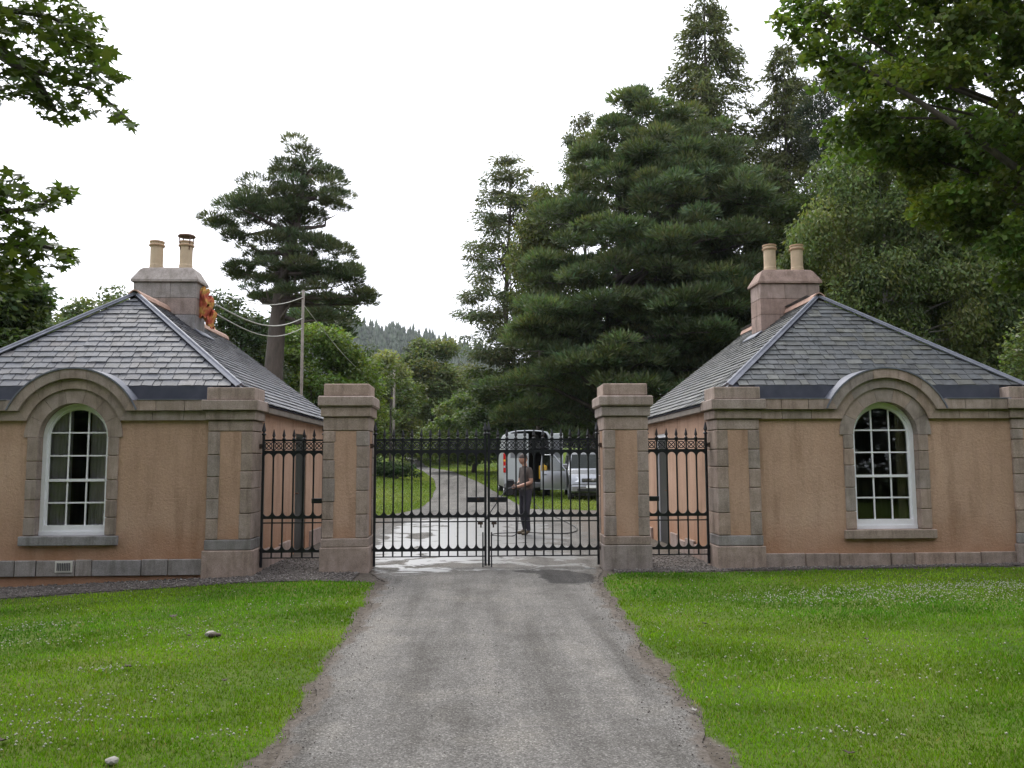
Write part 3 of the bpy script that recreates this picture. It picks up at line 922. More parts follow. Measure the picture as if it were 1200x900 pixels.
    for q, (prio, d, o, u, v, n, x_, w_, vv, gg, cp, lift, tw, var) in enumerate(cand):
        def wp(uu_, vv_, h_):
            p = o + u*uu_ + v*vv_ + n*h_
            return (2*cx - p.x, p.y, p.z) if left else tuple(p)
        if q < 290 and cp is None:
            ob = bpy.data.objects.new('slate', units[var])
            # columns: width, length, thickness (tail raised off the course below)
            ln = gg*1.35
            vd = (v*ln - n*(lift+.004)); nd = n*.012
            ud = u*(w_-.006)
            sgn = -1 if left else 1
            org = Vector(wp(x_+w_/2, vv, lift+tw))
            def fl_(a): return Vector((a.x*sgn, a.y, a.z))
            U, Vv, N = fl_(ud), fl_(vd), fl_(nd)
            if U.cross(Vv).dot(N) < 0: U = -U
            col.objects.link(ob); ob.parent = roof
            ob.matrix_local = Matrix(((U.x, Vv.x, N.x, org.x-inv_roof.x), (U.y, Vv.y, N.y, org.y-inv_roof.y), (U.z, Vv.z, N.z, org.z-inv_roof.z), (0, 0, 0, 1)))
        else:
            poly = cp or [(x_+.003, vv), (x_+w_-.003, vv), (x_+w_-.003, vv+gg*1.35), (x_+.003, vv+gg*1.35)]
            def hgt(b_): return (lift+tw)*(1-(b_-vv)/(gg*1.35)) - .004*(b_-vv)/(gg*1.35)
            lo2 = [wp(a, b_, hgt(b_)) for a, b_ in poly]; hi2 = [wp(a, b_, hgt(b_)+.012*(1-.8*(b_-vv)/(gg*1.35))) for a, b_ in poly]
            m_ = len(poly)
            fs = [tuple(range(m_, 2*m_)), tuple(reversed(range(m_)))] + [(i, (i+1) % m_, m_+(i+1) % m_, m_+i) for i in range(m_)]
            if q < 290:
                e = MB(); e.add(lo2 + hi2, fs); e.build('slate', slm, roof)
            else:
                field.add(lo2 + hi2, fs)
    sf = field.build('slate_field', slf, roof); sf['kind'] = 'stuff'
    # lead hips
    for side in (-1, 1):
        e = MB()
        foot = Vector((cx+side*(HE+.0), YF-.0, HZ+.03)); top = apex + Vector((0, -.03, .04))
        e.tube([foot, foot.lerp(top, .5), top], .028, 8)
        d = (top-foot).normalized()
        nf = Vector((0, -(RZ-HZ), YA-YF)).normalized(); ns = Vector((side*(RZ-EZ), 0, EX)).normalized()
        wf = d.cross(nf).normalized(); ws = d.cross(ns).normalized()
        if wf.x*side > 0: wf = -wf
        if ws.y < 0: ws = -ws
        for wv, nv in ((wf, nf), (ws, ns)):
            b0, b1 = foot + nv*.012, top + nv*.0
            wid = .085
            pts = [b0, b1, b1+wv*wid*.6, b0+wv*wid]
            q8 = [p - nv*.012 for p in pts] + [p + nv*.006 for p in pts]
            e.add(q8, [(0,1,2,3), (7,6,5,4), (0,4,5,1), (1,5,6,2), (2,6,7,3), (3,7,4,0)])
        put(e, 'lead_hip', 'lead', roof)
    # ridge tiles
    y = YA - .12
    q = 0
    while y < gable_y:
        y2 = min(y+.42, gable_y+.02)
        e = MB()
        pr = [(-.13, -.075), (-.10, .0), (-.045, .045), (0, .06), (.045, .045), (.10, .0), (.13, -.075)]
        inn = [(a*.82, b_-.02) for a, b_ in pr]
        e.prism([(cx+a, RZ+.02+b_) for a, b_ in (pr + inn[::-1])], y+.004, y2-.004)
        put(e, 'ridge_tile', 'terracotta', roof); y = y2; q += 1
    cz_ = -.09 if left else 0.0
    # chimney: ashlar courses, sloped cap, two pots
    CY0, CY1, CW = (15.66, 16.2, .585) if left else (16.0, 16.58, .60)
    core = MB(); core.box(cx-CW+.02, cx+CW-.02, CY0+.02, CY1-.02, 3.85, 5.11+cz_)
    ch = put(core, 'chimney', 'granite_grey')
    zc = [z_+cz_ for z_ in (3.86, 4.18, 4.50, 4.82, 5.12)]
    for q in range(4):
        cutx = [[-CW, .05, CW], [-CW, -.2, .25, CW], [-CW, .12, CW], [-CW, -.1, CW]][q]
        for i in range(len(cutx)-1):
            stone(cutx[i]+(.002 if i else 0), cutx[i+1]-(.002 if i < len(cutx)-2 else 0), CY0, CY1, zc[q]+.002, zc[q+1]-.002, 'granite_pink' if not left else ('granite_grey' if q % 2 else 'granite_pink'), ch, .006)
    cap = MB()
    def rect(hx, y0, y1, z): return [(cx-hx, y0, z), (cx+hx, y0, z), (cx+hx, y1, z), (cx-hx, y1, z)]
    lv = [(CW+.005, 0, 5.122), (CW+.045, .04, 5.13), (CW+.045, .04, 5.17), (CW-.075, -.08, 5.385), (CW-.12, -.115, 5.425), (CW-.22, -.17, 5.445)]
    vv_ = []
    for hx, e_, z in lv: vv_ += rect(hx, CY0-e_, CY1+e_, z+cz_)
    ff = [(3, 2, 1, 0), tuple(range(len(vv_)-4, len(vv_)))]
    for q in range(len(lv)-1):
        for i in range(4):
            j = (i+1) % 4
            ff.append((q*4+i, q*4+j, q*4+4+j, q*4+4+i))
    cap.add(vv_, ff)
    put(cap, 'chimney_cap', 'granite_pink' if not left else 'granite_grey', ch)
    for i, px_ in enumerate((-.28, .28)):
        p = MB(); yc = (CY0+CY1)/2
        p.lathe([(.125, 5.42), (.125, 5.50), (.118, 5.52), (.118, 5.86), (.14, 5.875), (.145, 5.905), (.125, 5.915), (.125, 5.935), (.138, 5.945), (.138, 5.975), (.10, 5.985)], cx+px_, yc, 20)
        p.v = [(x_, y_, z_+cz_) for x_, y_, z_ in p.v]
        pot = put(p, 'chimney_pot', 'clay_pot', ch, smooth=False)
        r_ = MB(); r_.lathe([(.146, 5.878), (.149, 5.89), (.147, 5.903)], cx+px_, yc, 20)
        r_.lathe([(.1385, 5.946), (.1405, 5.96), (.1385, 5.974)], cx+px_, yc, 20)
        r_.v = [(x_, y_, z_+cz_) for x_, y_, z_ in r_.v]
        put(r_, 'pot_rim', 'clay_rim', ch)
        if left and i == 0:                        # mirrored: this pot is the one towards the gate
            c2 = MB(); c2.lathe([(.16, 6.065), (.168, 6.075), (.15, 6.10), (.05, 6.115)], cx+px_, yc, 18)
            for a in range(4):
                th = PI/4 + a*PI/2
                c2.tube([(cx+px_+.12*math.cos(th), yc+.12*math.sin(th), 5.80), (cx+px_+.145*math.cos(th), yc+.145*math.sin(th), 6.07)], .012, 5)
            c2.v = [(x_, y_, z_+cz_) for x_, y_, z_ in c2.v]
            put(c2, 'pot_cowl', 'rust', ch)
    for side in (-1, 1):                           # lead apron where the stack leaves the slates
        e = MB(); zz = RZ - (CW)*((RZ-EZ)/EX)
        e.add([(cx+side*(CW+.02), CY0-.1, zz+.05), (cx+side*(CW+.02), CY1+.1, zz+.05), (cx+side*(CW+.17), CY1+.1, zz-.065), (cx+side*(CW+.17), CY0-.1, zz-.065),
               (cx+side*(CW+.02), CY0-.1, zz+.025), (cx+side*(CW+.02), CY1+.1, zz+.025), (cx+side*(CW+.17), CY1+.1, zz-.09), (cx+side*(CW+.17), CY0-.1, zz-.09)],
              [(0,1,2,3), (7,6,5,4), (0,4,5,1), (1,5,6,2), (2,6,7,3), (3,7,4,0)])
        put(e, 'lead_apron', 'lead', roof)
    if left:
        e = MB(); e.box(cx-.1+.02, cx+.14+.02, D-.052, D-.03, .055, .215)
        vt = put(e, 'air_vent', 'vent_white')
        for i in range(8):
            e = MB(); a = cx-.1+.02+.025+i*.025
            e.box(a, a+.012, D-.062, D-.0525, .08, .19); put(e, 'vent_slat', 'grey_plastic', vt)
    return root

CXL, CXR = AX-6.06, AX+6.06
lodge(-1, CXL, 'tan rendered slate-roofed lodge with orange cloth hanging on its chimney', 19.3)
lodge(1, CXR, 'tan rendered slate-roofed lodge beside the silver vehicle, no cloth on its chimney', 18.8)

def curtain(x0, x1, y, z0, z1, mat, label, ph):
    n = 26
    v, f = [], []
    for i in range(n+1):
        x = x0+(x1-x0)*i/n
        yy_ = y + .022*math.sin(i*1.5+ph) + .01*math.sin(i*.6)
        for z, e in ((z0, 1.0), ((z0+z1)/2, .9), (z1, .6)):
            v.append((x, y+(yy_-y)*e, z))
    for i in range(n):
        for q in range(2):
            a = i*3+q; f.append((a, a+3, a+4, a+1))
    mb = MB(); mb.add(v, f)
    mb.add([(a, b_+.004, c_) for a, b_, c_ in v], [tuple(reversed(q)) for q in f])
    o = mb.build('curtain', mat, None, smooth=True)
    props(o, label, 'curtain', 'curtains hanging in the arched windows')
curtain(CXL-.47, CXL-.13, D+.235, .45, 2.5, 'curtain_cloth', 'pale grey curtain behind glass, on the window side away from the gate', 0)
curtain(CXL+.14, CXL+.47, D+.235, .45, 2.5, 'curtain_cloth', 'pale grey curtain behind glass, on the window side towards the gate', 1)
curtain(CXR+.30, CXR+.47, D+.28, .45, 2.5, 'curtain_cream', 'narrow cream curtain edge in the otherwise dark window', 2)

# ------------------------------------------------------------------ gate pillars
def pillar(cx, label, seed):
    root = thing('gate_pillar', (cx, D+.34, 0), label, 'pillar', 'stone pillars carrying the drive gates')
    rs = random.Random(seed)
    H_ = .335
    def st(hx0, hx1, y0, y1, z0, z1, mat='granite', b=.01):
        mb = MB(); mb.bbox(cx+hx0, cx+hx1, y0, y1, z0, z1, b); mb.build('stone', mat, root)
    yc = D+.34
    core = MB(); core.box(cx-H_+.03, cx+H_-.03, yc-H_+.03, yc+H_-.03, .1, 2.5); core.build('core', 'harl', root)
    st(-.36, .36, yc-.36, yc+.36, -.2, .37)
    st(-.345, .345, yc-.345, yc+.345, .374, .50)
    for sx_ in (-1, 1):
        for sy in (-1, 1):
            z = .504
            while z < 2.0:
                z2 = min(z+rs.uniform(.24, .36), 2.08)
                if 2.08-z2 < .15: z2 = 2.08
                wx, wy_ = .165+rs.uniform(0, .02), .165+rs.uniform(0, .02)
                xa, xb = sorted((sx_*H_, sx_*(H_-wx))); ya, yb = sorted((yc+sy*H_, yc+sy*(H_-wy_)))
                st(xa, xb, ya, yb, z+.003, z2-.003)
                z = z2
    for (ax, sgn) in (('y', -1), ('y', 1), ('x', -1), ('x', 1)):
        mb = MB()
        if ax == 'y': ya, yb = sorted((yc+sgn*(H_-.012), yc+sgn*(H_-.08))); mb.box(cx-.18, cx+.18, ya, yb, .505, 2.078)
        else: xa, xb = sorted((cx+sgn*(H_-.012), cx+sgn*(H_-.08))); mb.box(xa, xb, yc-.18, yc+.18, .506, 2.077)
        mb.build('harled_panel', 'harl', root)
    st(-H_, H_, yc-H_, yc+H_, 2.084, 2.285)
    st(-.37, .37, yc-.37, yc+.37, 2.29, 2.435)
    st(-.41, .41, yc-.41, yc+.41, 2.44, 2.60, b=.02)
    st(-.335, .335, yc-.335, yc+.335, 2.605, 2.785, b=.012)
PLX, PRX = AX-2.10, AX+2.09
pillar(PLX, 'square granite and harl gate pillar by the lodge with the orange cloth', 4)
pillar(PRX, 'square granite and harl gate pillar by the silver vehicle', 9)

# ------------------------------------------------------------------ iron gates
GY = D+.34
def iron_bar_mesh(name, w_, z0, z1):
    mb = MB(); mb.box(-w_/2, w_/2, -w_/2, w_/2, z0, z1); return mb
fin = MB(); fin.lathe([(.012, 0), (.028, .012), (.028, .022), (.013, .036), (.013, .045), (.026, .066), (.022, .085), (.004, .165)], 0, 0, 8)
def finial(x, y, z, sc_, parent):
    mb = MB(); mb.v = [(a*sc_+x, b_*sc_+y, c_*sc_+z) for a, b_, c_ in fin.v]; mb.f = list(fin.f); mb.mi = list(fin.mi)
    mb.build('finial', 'black_iron', parent)
def scallop(mb, xs_, z, up_, rail_h, bw, zs):
    """rail with rounded webs running up (or down) the bars"""
    mb.box(xs_[0], xs_[-1], GY-.014, GY+.014, z-rail_h/2, z+rail_h/2)
    for i in range(len(xs_)-1):
        xa, xb = xs_[i]+bw/2, xs_[i+1]-bw/2
        r_ = (xb-xa)/2
        n_ = 7
        zb = z + (rail_h/2 if up_ else -rail_h/2)
        for q in range(n_*2):
            th0, th1 = PI*q/(2*n_), PI*(q+1)/(2*n_)
            xm = (xa+xb)/2
            x0, x1 = xm - r_*math.cos(th0), xm - r_*math.cos(th1)
            k0, k1 = zs*(1-math.sin(th0)), zs*(1-math.sin(th1))
            sg = 1 if up_ else -1
            poly = [(x0, zb), (x1, zb), (x1, zb+sg*max(k1, .001)), (x0, zb+sg*max(k0, .001))]
            mb.prism(poly if up_ else poly[::-1], GY-.011, GY+.011)
def gate_leaf(x0, x1, nsp, name, label, cat, group, z_off=0.0, hinge_side=-1, tall=()):
    root = thing(name, ((x0+x1)/2, GY, 0.03), label, cat, group)
    xs_ = [x0+(x1-x0)*i/nsp for i in range(nsp+1)]
    Z = lambda z: z + z_off
    bw = .023
    for i, x in enumerate(xs_):
        end = i in (0, nsp)
        w_ = .036 if end else bw
        mb = MB(); mb.box(x-w_/2, x+w_/2, GY-w_/2, GY+w_/2, Z(.05 if end else .185), Z(2.02 if end else 1.955))
        o = mb.build('stile' if end else 'bar', 'black_iron', root)
        finial(x, GY, Z(2.02 if end else 1.955), 1.25 if end else 1.0, o)
    for z, h_ in ((1.95, .028), (.71, .018), (.19, .016)):
        mb = MB(); mb.box(x0, x1, GY-.012, GY+.012, Z(z)-h_/2, Z(z)+h_/2); mb.build('rail', 'black_iron', root)
    for z, up_, h_ in ((1.775, False, .045), (.79, True, .04), (.287, True, .038)):
        mb = MB(); scallop(mb, xs_, Z(z), up_, h_, bw, .075); mb.build('scalloped_rail', 'black_iron', root)
    # ringed crosses between the two top rails
    for i in range(nsp):
        xm = (xs_[i]+xs_[i+1])/2; zm = Z(1.867)
        mb = MB()
        n_ = 16
        rr_ = .05
        mb.tube([(xm+rr_*math.cos(2*PI*q/n_), GY, zm+rr_*math.sin(2*PI*q/n_)) for q in range(n_+1)], .0085, 5, False)
        hw_, hh_ = (xs_[1]-xs_[0])/2-.01, .066
        mb.tube([(xm-hw_, GY, zm-hh_), (xm+hw_, GY, zm+hh_)], .008, 5); mb.tube([(xm-hw_, GY+.002, zm+hh_), (xm+hw_, GY+.002, zm-hh_)], .008, 5)
        mb.build('ring', 'black_iron', root)
    # hinge pins into the masonry
    hx = x0 if hinge_side < 0 else x1
    for z in (1.86, .30):
        mb = MB(); mb.tube([(hx, GY, Z(z)), (hx+hinge_side*.10, GY, Z(z))], .016, 6); mb.box(hx+hinge_side*.03, hx+hinge_side*.075, GY-.03, GY+.03, Z(z)-.035, Z(z)+.035)
        mb.build('hinge', 'iron_rust', root)
    return root, xs_
GXL, GXM, GXR = PLX+.335+.06, AX-.0, PRX-.335-.06
gl_, xa = gate_leaf(GXL, GXM-.026, 12, 'gate_leaf', 'wide black iron drive gate leaf hung beside the orange-cloth lodge', 'gate', 'iron gates in a line', 0, -1)
gr_, xb = gate_leaf(GXM+.026, GXR, 12, 'gate_leaf', 'wide black iron drive gate leaf in front of the man and vehicles', 'gate', 'iron gates in a line', 0, 1)
def lockset(root, xc, dx):
    mb = MB(); a, b_ = sorted((xc, xc+dx*.25)); mb.bbox(a, b_, GY-.035, GY+.035, 1.0, 1.08, .006); lk = mb.build('lock_case', 'black_iron', root)
    mb = MB(); mb.tube([(xc+dx*.09, GY-.04, 1.05), (xc+dx*.09, GY-.075, 1.05)], .02, 10); mb.build('lock_knob', 'iron_rust', lk)
    mb = MB(); mb.box(xc+dx*.02, xc+dx*.1, GY-.03, GY+.03, .665, .70); mb.tube([(xc+dx*.05, GY-.03, .69), (xc+dx*.05, GY-.03, .62)], .012, 6); mb.build('latch', 'iron_rust', root)
    mb = MB(); mb.tube([(xc+dx*.02, GY-.035, .55), (xc+dx*.02, GY-.035, .03)], .011, 6); mb.build('drop_bolt', 'black_iron', root)
lockset(gl_, GXM-.045, -1); lockset(gr_, GXM+.045, 1)
SLX0, SLX1 = CXL+2.61+.06, PLX-.335-.045
SRX0, SRX1 = PRX+.335+.045, CXR-2.61-.06
g3, _ = gate_leaf(SLX0, SLX1, 6, 'side_gate', 'narrow black iron side gate beside the orange-cloth lodge', 'gate', 'iron gates in a line', .0, -1)
g4, _ = gate_leaf(SRX0, SRX1, 6, 'side_gate', 'narrow black iron side gate beside the lodge with bare chimney', 'gate', 'iron gates in a line', .0, 1)
for g_, xx_, dx in ((g3, SLX1-.02, -1), (g4, SRX0+.02, 1)):
    mb = MB(); a, b_ = sorted((xx_, xx_+dx*.15)); mb.bbox(a, b_, GY-.03, GY+.03, 1.0, 1.075, .005); mb.build('lock_case', 'black_iron', g_)
#PART3
# ------------------------------------------------------------------ trees
def ray(px, py):
    """direction through a pixel of the 1200 x 900 photograph"""
    return fw*970.0 + rt2*(px-600) - up2*(py-450)
def at_y(px, py, Y):
    d = ray(px, py); t_ = Y/d.y
    return Vector((d.x*t_, Y, CAM_H + d.z*t_))
def in_poly(x, y, poly):
    inside = np.zeros(len(x), bool)
    n = len(poly)
    for i in range(n):
        x0, y0 = poly[i]; x1, y1 = poly[(i+1) % n]
        c = ((y0 > y) != (y1 > y)) & (x < (x1-x0)*(y-y0)/(y1-y0+1e-12)+x0)
        inside ^= c
    return inside
def unit(a): return a/np.maximum(np.linalg.norm(a, axis=-1, keepdims=True), 1e-9)

class Leaves:
    def __init__(s, seed): s.P = []; s.A = []; s.B = []; s.C = []; s.g = np.random.default_rng(seed)
    def add(s, P, A, B, C): s.P.append(P); s.A.append(A); s.B.append(B); s.C.append(C)
    def clump(s, c, rad, n, ln, wd, mode, colr, cj=0.18, hj=0.10):
        g = s.g
        c = np.asarray(c); rad = np.asarray(rad)
        d = unit(g.normal(size=(n, 3)))
        if mode == 'needle':
            d[:, 2] = np.abs(d[:, 2])*1.0 - 0.25
            d = unit(d)
            r_ = g.uniform(0.35, 1.0, (n, 1))**0.6
            P = c + d*rad*r_
            A = unit(d*np.array([1, 1, .55]) + np.array([0, 0, .55]) + g.normal(size=(n, 3))*.35)
        elif mode == 'hang':
            r_ = g.uniform(0, 1.0, (n, 1))**0.5
            P = c + d*rad*r_
            A = unit(g.normal(size=(n, 3))*np.array([.6, .6, .3]) + np.array([0, 0, -.75]))
        elif mode == 'spray':
            r_ = g.uniform(0, 1.0, (n, 1))**0.6
            P = c + d*rad*r_
            A = unit(d*np.array([1, 1, .2]) + np.array([0, 0, -.35]) + g.normal(size=(n, 3))*.3)
        else:
            r_ = g.uniform(0.15, 1.0, (n, 1))**0.5
            P = c + d*rad*r_
            A = unit(g.normal(size=(n, 3))*np.array([1, 1, .5]) + np.array([0, 0, -.35]) + d*.3)
        N = unit(g.normal(size=(n, 3))*.7 + np.array([0, 0, .8]) + d*.4)
        B = unit(np.cross(A, N))
        L = ln*g.uniform(.65, 1.35, (n, 1)); Wd = wd*g.uniform(.7, 1.3, (n, 1))
        cc = np.asarray(colr)*(1+g.normal(size=(n, 1))*cj)*(1+np.clip(g.normal(size=(1, 1)), -1.6, 1.8)*.2)
        hue = np.clip(g.normal(), -1.2, 1.5)*.08
        cc = cc*np.array([1+hue, 1, 1-hue*.6])*(1+g.normal(size=(n, 3))*np.array([hj, hj*.5, hj]))
        s.add(P, A*L, B*Wd, np.clip(cc, .004, .6))
    def build(s, name, mat, parent, origin=(0, 0, 0)):
        P, A, B, C = (np.concatenate(q) for q in (s.P, s.A, s.B, s.C))
        n = len(P)
        N = np.cross(A, B); N = unit(N)
        Lb = np.linalg.norm(B, axis=1, keepdims=True)
        V = np.stack([P, P+A*.45+B*.5+N*Lb*.12, P+A-N*Lb*.1, P+A*.45-B*.5+N*Lb*.12], 1).reshape(-1, 3)
        F = np.arange(n*4).reshape(n, 4)
        return np_mesh(name, V, F, mat, parent, colors=np.repeat(C, 4, 0), origin=origin)

def trunk_mesh(root, pts, rads, mat, limbs=(), name='trunk', n=9):
    mb = MB(); mb.tube(pts, rads, n)
    t_ = mb.build(name, mat, root, smooth=True)
    if limbs:
        for lp, lr in limbs:
            l_ = MB(); l_.tube(lp, lr, 5); l_.build('limb', mat, root, smooth=True)
    return t_
def curve(a, b, sag, n=5, jit=0.0, g=None):
    a, b = Vector(a), Vector(b)
    out = []
    for i in range(n+1):
        t_ = i/n
        p = a.lerp(b, t_) + Vector((0, 0, sag*math.sin(PI*t_)))
        if jit and 0 < i < n: p += Vector((g.normal()*jit, g.normal()*jit, g.normal()*jit*.5))
        out.append(p)
    return out

TRI = [0]
def outline_tree(name, label, poly, Y, nclump, crad, nleaf, ln, wd, mode, colr, base=None, trunk_r=.3, bark='bark', lmat='leaf', group=None, seed=1, depth=1.0, flat=.6, nlimb=14, cat='tree', top_frac=.85, edge_bias=.35, lean=0.0, boughs=0, extra=()):
    g = np.random.default_rng(seed)
    px = np.array([p[0] for p in poly], float); py = np.array([p[1] for p in poly], float)
    pts = []
    x0, x1, y0, y1 = px.min(), px.max(), py.min(), py.max()
    # horizontal extent per row -> crown depth there
    rows = np.linspace(y0+1, y1-1, 40)
    lo, hi = [], []
    gx_ = np.linspace(x0, x1, 160)
    for r_ in rows:
        ins = in_poly(gx_, np.full_like(gx_, r_), poly)
        if ins.any(): lo.append(gx_[ins].min()); hi.append(gx_[ins].max())
        else: lo.append((x0+x1)/2); hi.append((x0+x1)/2)
    lo, hi = np.array(lo), np.array(hi)
    tries = 0
    while len(pts) < nclump and tries < nclump*60:
        tries += 1
        qx, qy = g.uniform(x0, x1), g.uniform(y0, y1)
        if not in_poly(np.array([qx]), np.array([qy]), poly)[0]: continue
        a, b_ = np.interp(qy, rows, lo), np.interp(qy, rows, hi)
        hw_ = max((b_-a)/2, 1); cxp = (a+b_)/2
        u = abs(qx-cxp)/hw_
        md = math.sqrt(max(0.02, 1-u*u))*hw_/970*Y*depth
        dz = g.uniform(-1, 1)
        dz = math.copysign(abs(dz)**edge_bias, dz) if g.uniform() < .75 else dz
        pts.append((at_y(qx, qy, Y), dz*md))
    pts = [(at_y(ex, ey, Y), g.uniform(-1, 1)*1.2) for ex, ey in extra] + pts
    cents = [Vector((p.x, Y+d, p.z)) for p, d in pts]
    zmin = min(c.z for c in cents); zmax = max(c.z for c in cents)
    if base is None:
        cxm = sum(c.x for c in cents)/len(cents); base = (cxm, Y)
    bz = gzf(base[0], base[1])
    root = thing(name, (base[0], base[1], bz), label, cat, group)
    L = Leaves(seed+100)
    bough_limbs = []
    if boughs:
        tx0 = Vector((base[0], base[1], bz)); txm = np.mean([c.x for c in cents])
        full = cents; cents = []
        for c in full[:boughs+len(extra)]:
            f_ = (c.z-bz)/max(1e-3, zmax-bz)
            tr_x = base[0]+(txm-base[0])*.7*min(1, f_*1.1)
            horiz = math.hypot(c.x-tr_x, c.y-base[1])
            st = Vector((tr_x, base[1], max(bz+1.5, c.z - horiz*g.uniform(.05, .45))))
            lp = curve(st, c, horiz*g.uniform(.05, .16), 6, .06*horiz**.5, g)
            bough_limbs.append((lp, [max(.012, (.03+.018*horiz)*(1-q/6.5)) for q in range(7)]))
            nk = max(2, int(horiz*1.15))
            for q in range(nk):
                t_ = 1-(q/nk)**1.0*.62
                f2 = t_*6; i0 = min(5, int(f2)); pnt = lp[i0].lerp(lp[i0+1], f2-i0)
                wd_ = .25+.30*horiz*(1-t_)
                cents.append(pnt + Vector((g.normal()*wd_, g.normal()*wd_, g.uniform(-.05, .30))))
    for c in cents:
        k = crad*(g.uniform(.45, 1.45) if boughs else g.uniform(.65, 1.35))
        sh = 1.0 - .25*(c.z-zmin)/max(1e-3, zmax-zmin)
        L.clump(c, (k*sh, k*sh, k*flat*sh), int(nleaf*(max(.25, (k/crad)**1.6) if boughs else g.uniform(.7, 1.3))), ln, wd, mode, colr)
    TRI[0] += sum(len(p) for p in L.P)*2
    L.build('crown', lmat, root, origin=(base[0], base[1], bz))
    top = Vector((base[0] + lean + (np.mean([c.x for c in cents])-base[0])*.7, base[1], bz + (zmax-bz)*top_frac))
    b0 = Vector((base[0], base[1], bz-.3))
    tp = curve(b0, top, 0, 7, trunk_r*.35, g)
    tr_ = [trunk_r*(1-.85*i/7) for i in range(8)]
    tr_[0] *= 1.25
    order = sorted(range(len(cents)), key=lambda i: g.uniform())[:nlimb]
    limbs = list(bough_limbs[::2])
    if boughs: order = []
    for i in order:
        c = cents[i]
        t_ = min(.97, max(.12, (c.z-bz)/max(1e-3, (zmax-bz))*.8/top_frac))
        f_ = t_*7; k = int(f_); st = tp[k].lerp(tp[min(k+1, 7)], f_-k)
        rr = max(.02, trunk_r*.32*(1-t_*.6))
        lp = curve(st, c, g.uniform(-.1, .25)*(c-st).length*.3, 5, .08*(c-st).length**.5, g)
        limbs.append((lp, [rr*(1-.8*q/5) for q in range(6)]))
    trunk_mesh(root, tp, tr_, bark, limbs)
    return root

def conifer(name, label, x, y, h, rmax, colr, seed=1, nb=5, dens=110, ln=.30, wd=.07, droop=.25, bark='bark', group=None, low=.08, airy=0.0, lmat='needle'):
    g = np.random.default_rng(seed)
    bz = gzf(x, y)
    root = thing(name, (x, y, bz), label, 'tree', group)
    L = Leaves(seed+50)
    z = h*low
    limb = MB()
    while z < h*.985:
        t_ = z/h
        R_ = rmax*(1-t_)**.64*(1 if t_ > .18 else .6+.4*t_/.18) + .12
        for k in range(nb):
            if g.uniform() < airy*.5: continue
            th = g.uniform(0, 2*PI); ll = R_*g.uniform(.55, 1.15)
            dirv = np.array([math.cos(th), math.sin(th), 0])
            n = max(8, int(dens*ll/rmax))
            s_ = g.uniform(.12, 1.0, n)**.8
            P = np.array([x, y, bz+z]) + dirv*(s_*ll)[:, None]
            P[:, 2] += -droop*ll*s_**1.6*1.2 + .12*ll*s_
            spread = (.10+.22*ll*(1-s_*.55)*.5)[:, None]
            P += g.normal(size=(n, 3))*np.array([1, 1, .35])*spread
            side = g.normal(size=(n, 3))*.5
            A = unit(dirv*.7 + side + np.array([0, 0, -.35-.5*airy]))
            N = unit(g.normal(size=(n, 3))*.5 + np.array([0, 0, 1]))
            B = unit(np.cross(A, N))
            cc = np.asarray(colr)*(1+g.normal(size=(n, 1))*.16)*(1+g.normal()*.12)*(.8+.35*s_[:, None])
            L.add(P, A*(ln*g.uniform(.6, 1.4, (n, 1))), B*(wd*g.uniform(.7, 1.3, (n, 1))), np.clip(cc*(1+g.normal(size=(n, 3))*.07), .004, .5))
            if ll > .8 and k % 2 == 0:
                e = Vector((x, y, bz+z)); q = e + Vector(dirv)*ll*.8 + Vector((0, 0, -droop*ll*.6))
                limb.tube([e, e.lerp(q, .5)+Vector((0, 0, .06*ll)), q], [.02+.012*ll, .014+.006*ll, .006], 4, False)
        z += h*.012 + .16 + airy*.2
    TRI[0] += sum(len(p) for p in L.P)*2
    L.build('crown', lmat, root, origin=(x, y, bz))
    if limb.v: props(limb.build('limbs', bark, root, smooth=True), kind='stuff')
    r0 = h*.0115+.05
    trunk_mesh(root, [(x, y, bz-.3), (x, y, bz+h*.3), (x+g.normal()*.05*h*.1, y, bz+h*.7), (x, y, bz+h)], [r0, r0*.75, r0*.35, .015], bark)
    return root

def copy_tree(src, loc, rz, sc_, label=None, group=None):
    r_ = src.copy(); col.objects.link(r_)
    r_.location = loc; r_.rotation_euler = (0, 0, rz); r_.scale = (sc_, sc_, sc_)
    if label: r_['label'] = label
    if group: r_['group'] = group
    for ch in list(src.children):
        c = ch.copy(); col.objects.link(c); c.parent = r_
    return r_

G_PINE = (0.086, 0.108, 0.062)
G_CEDAR = (0.102, 0.136, 0.064)
G_MID = (0.060, 0.095, 0.026)
G_LIGHT = (0.095, 0.130, 0.040)
G_MAPLE = (0.105, 0.155, 0.030)
G_BIRCH = (0.115, 0.150, 0.052)

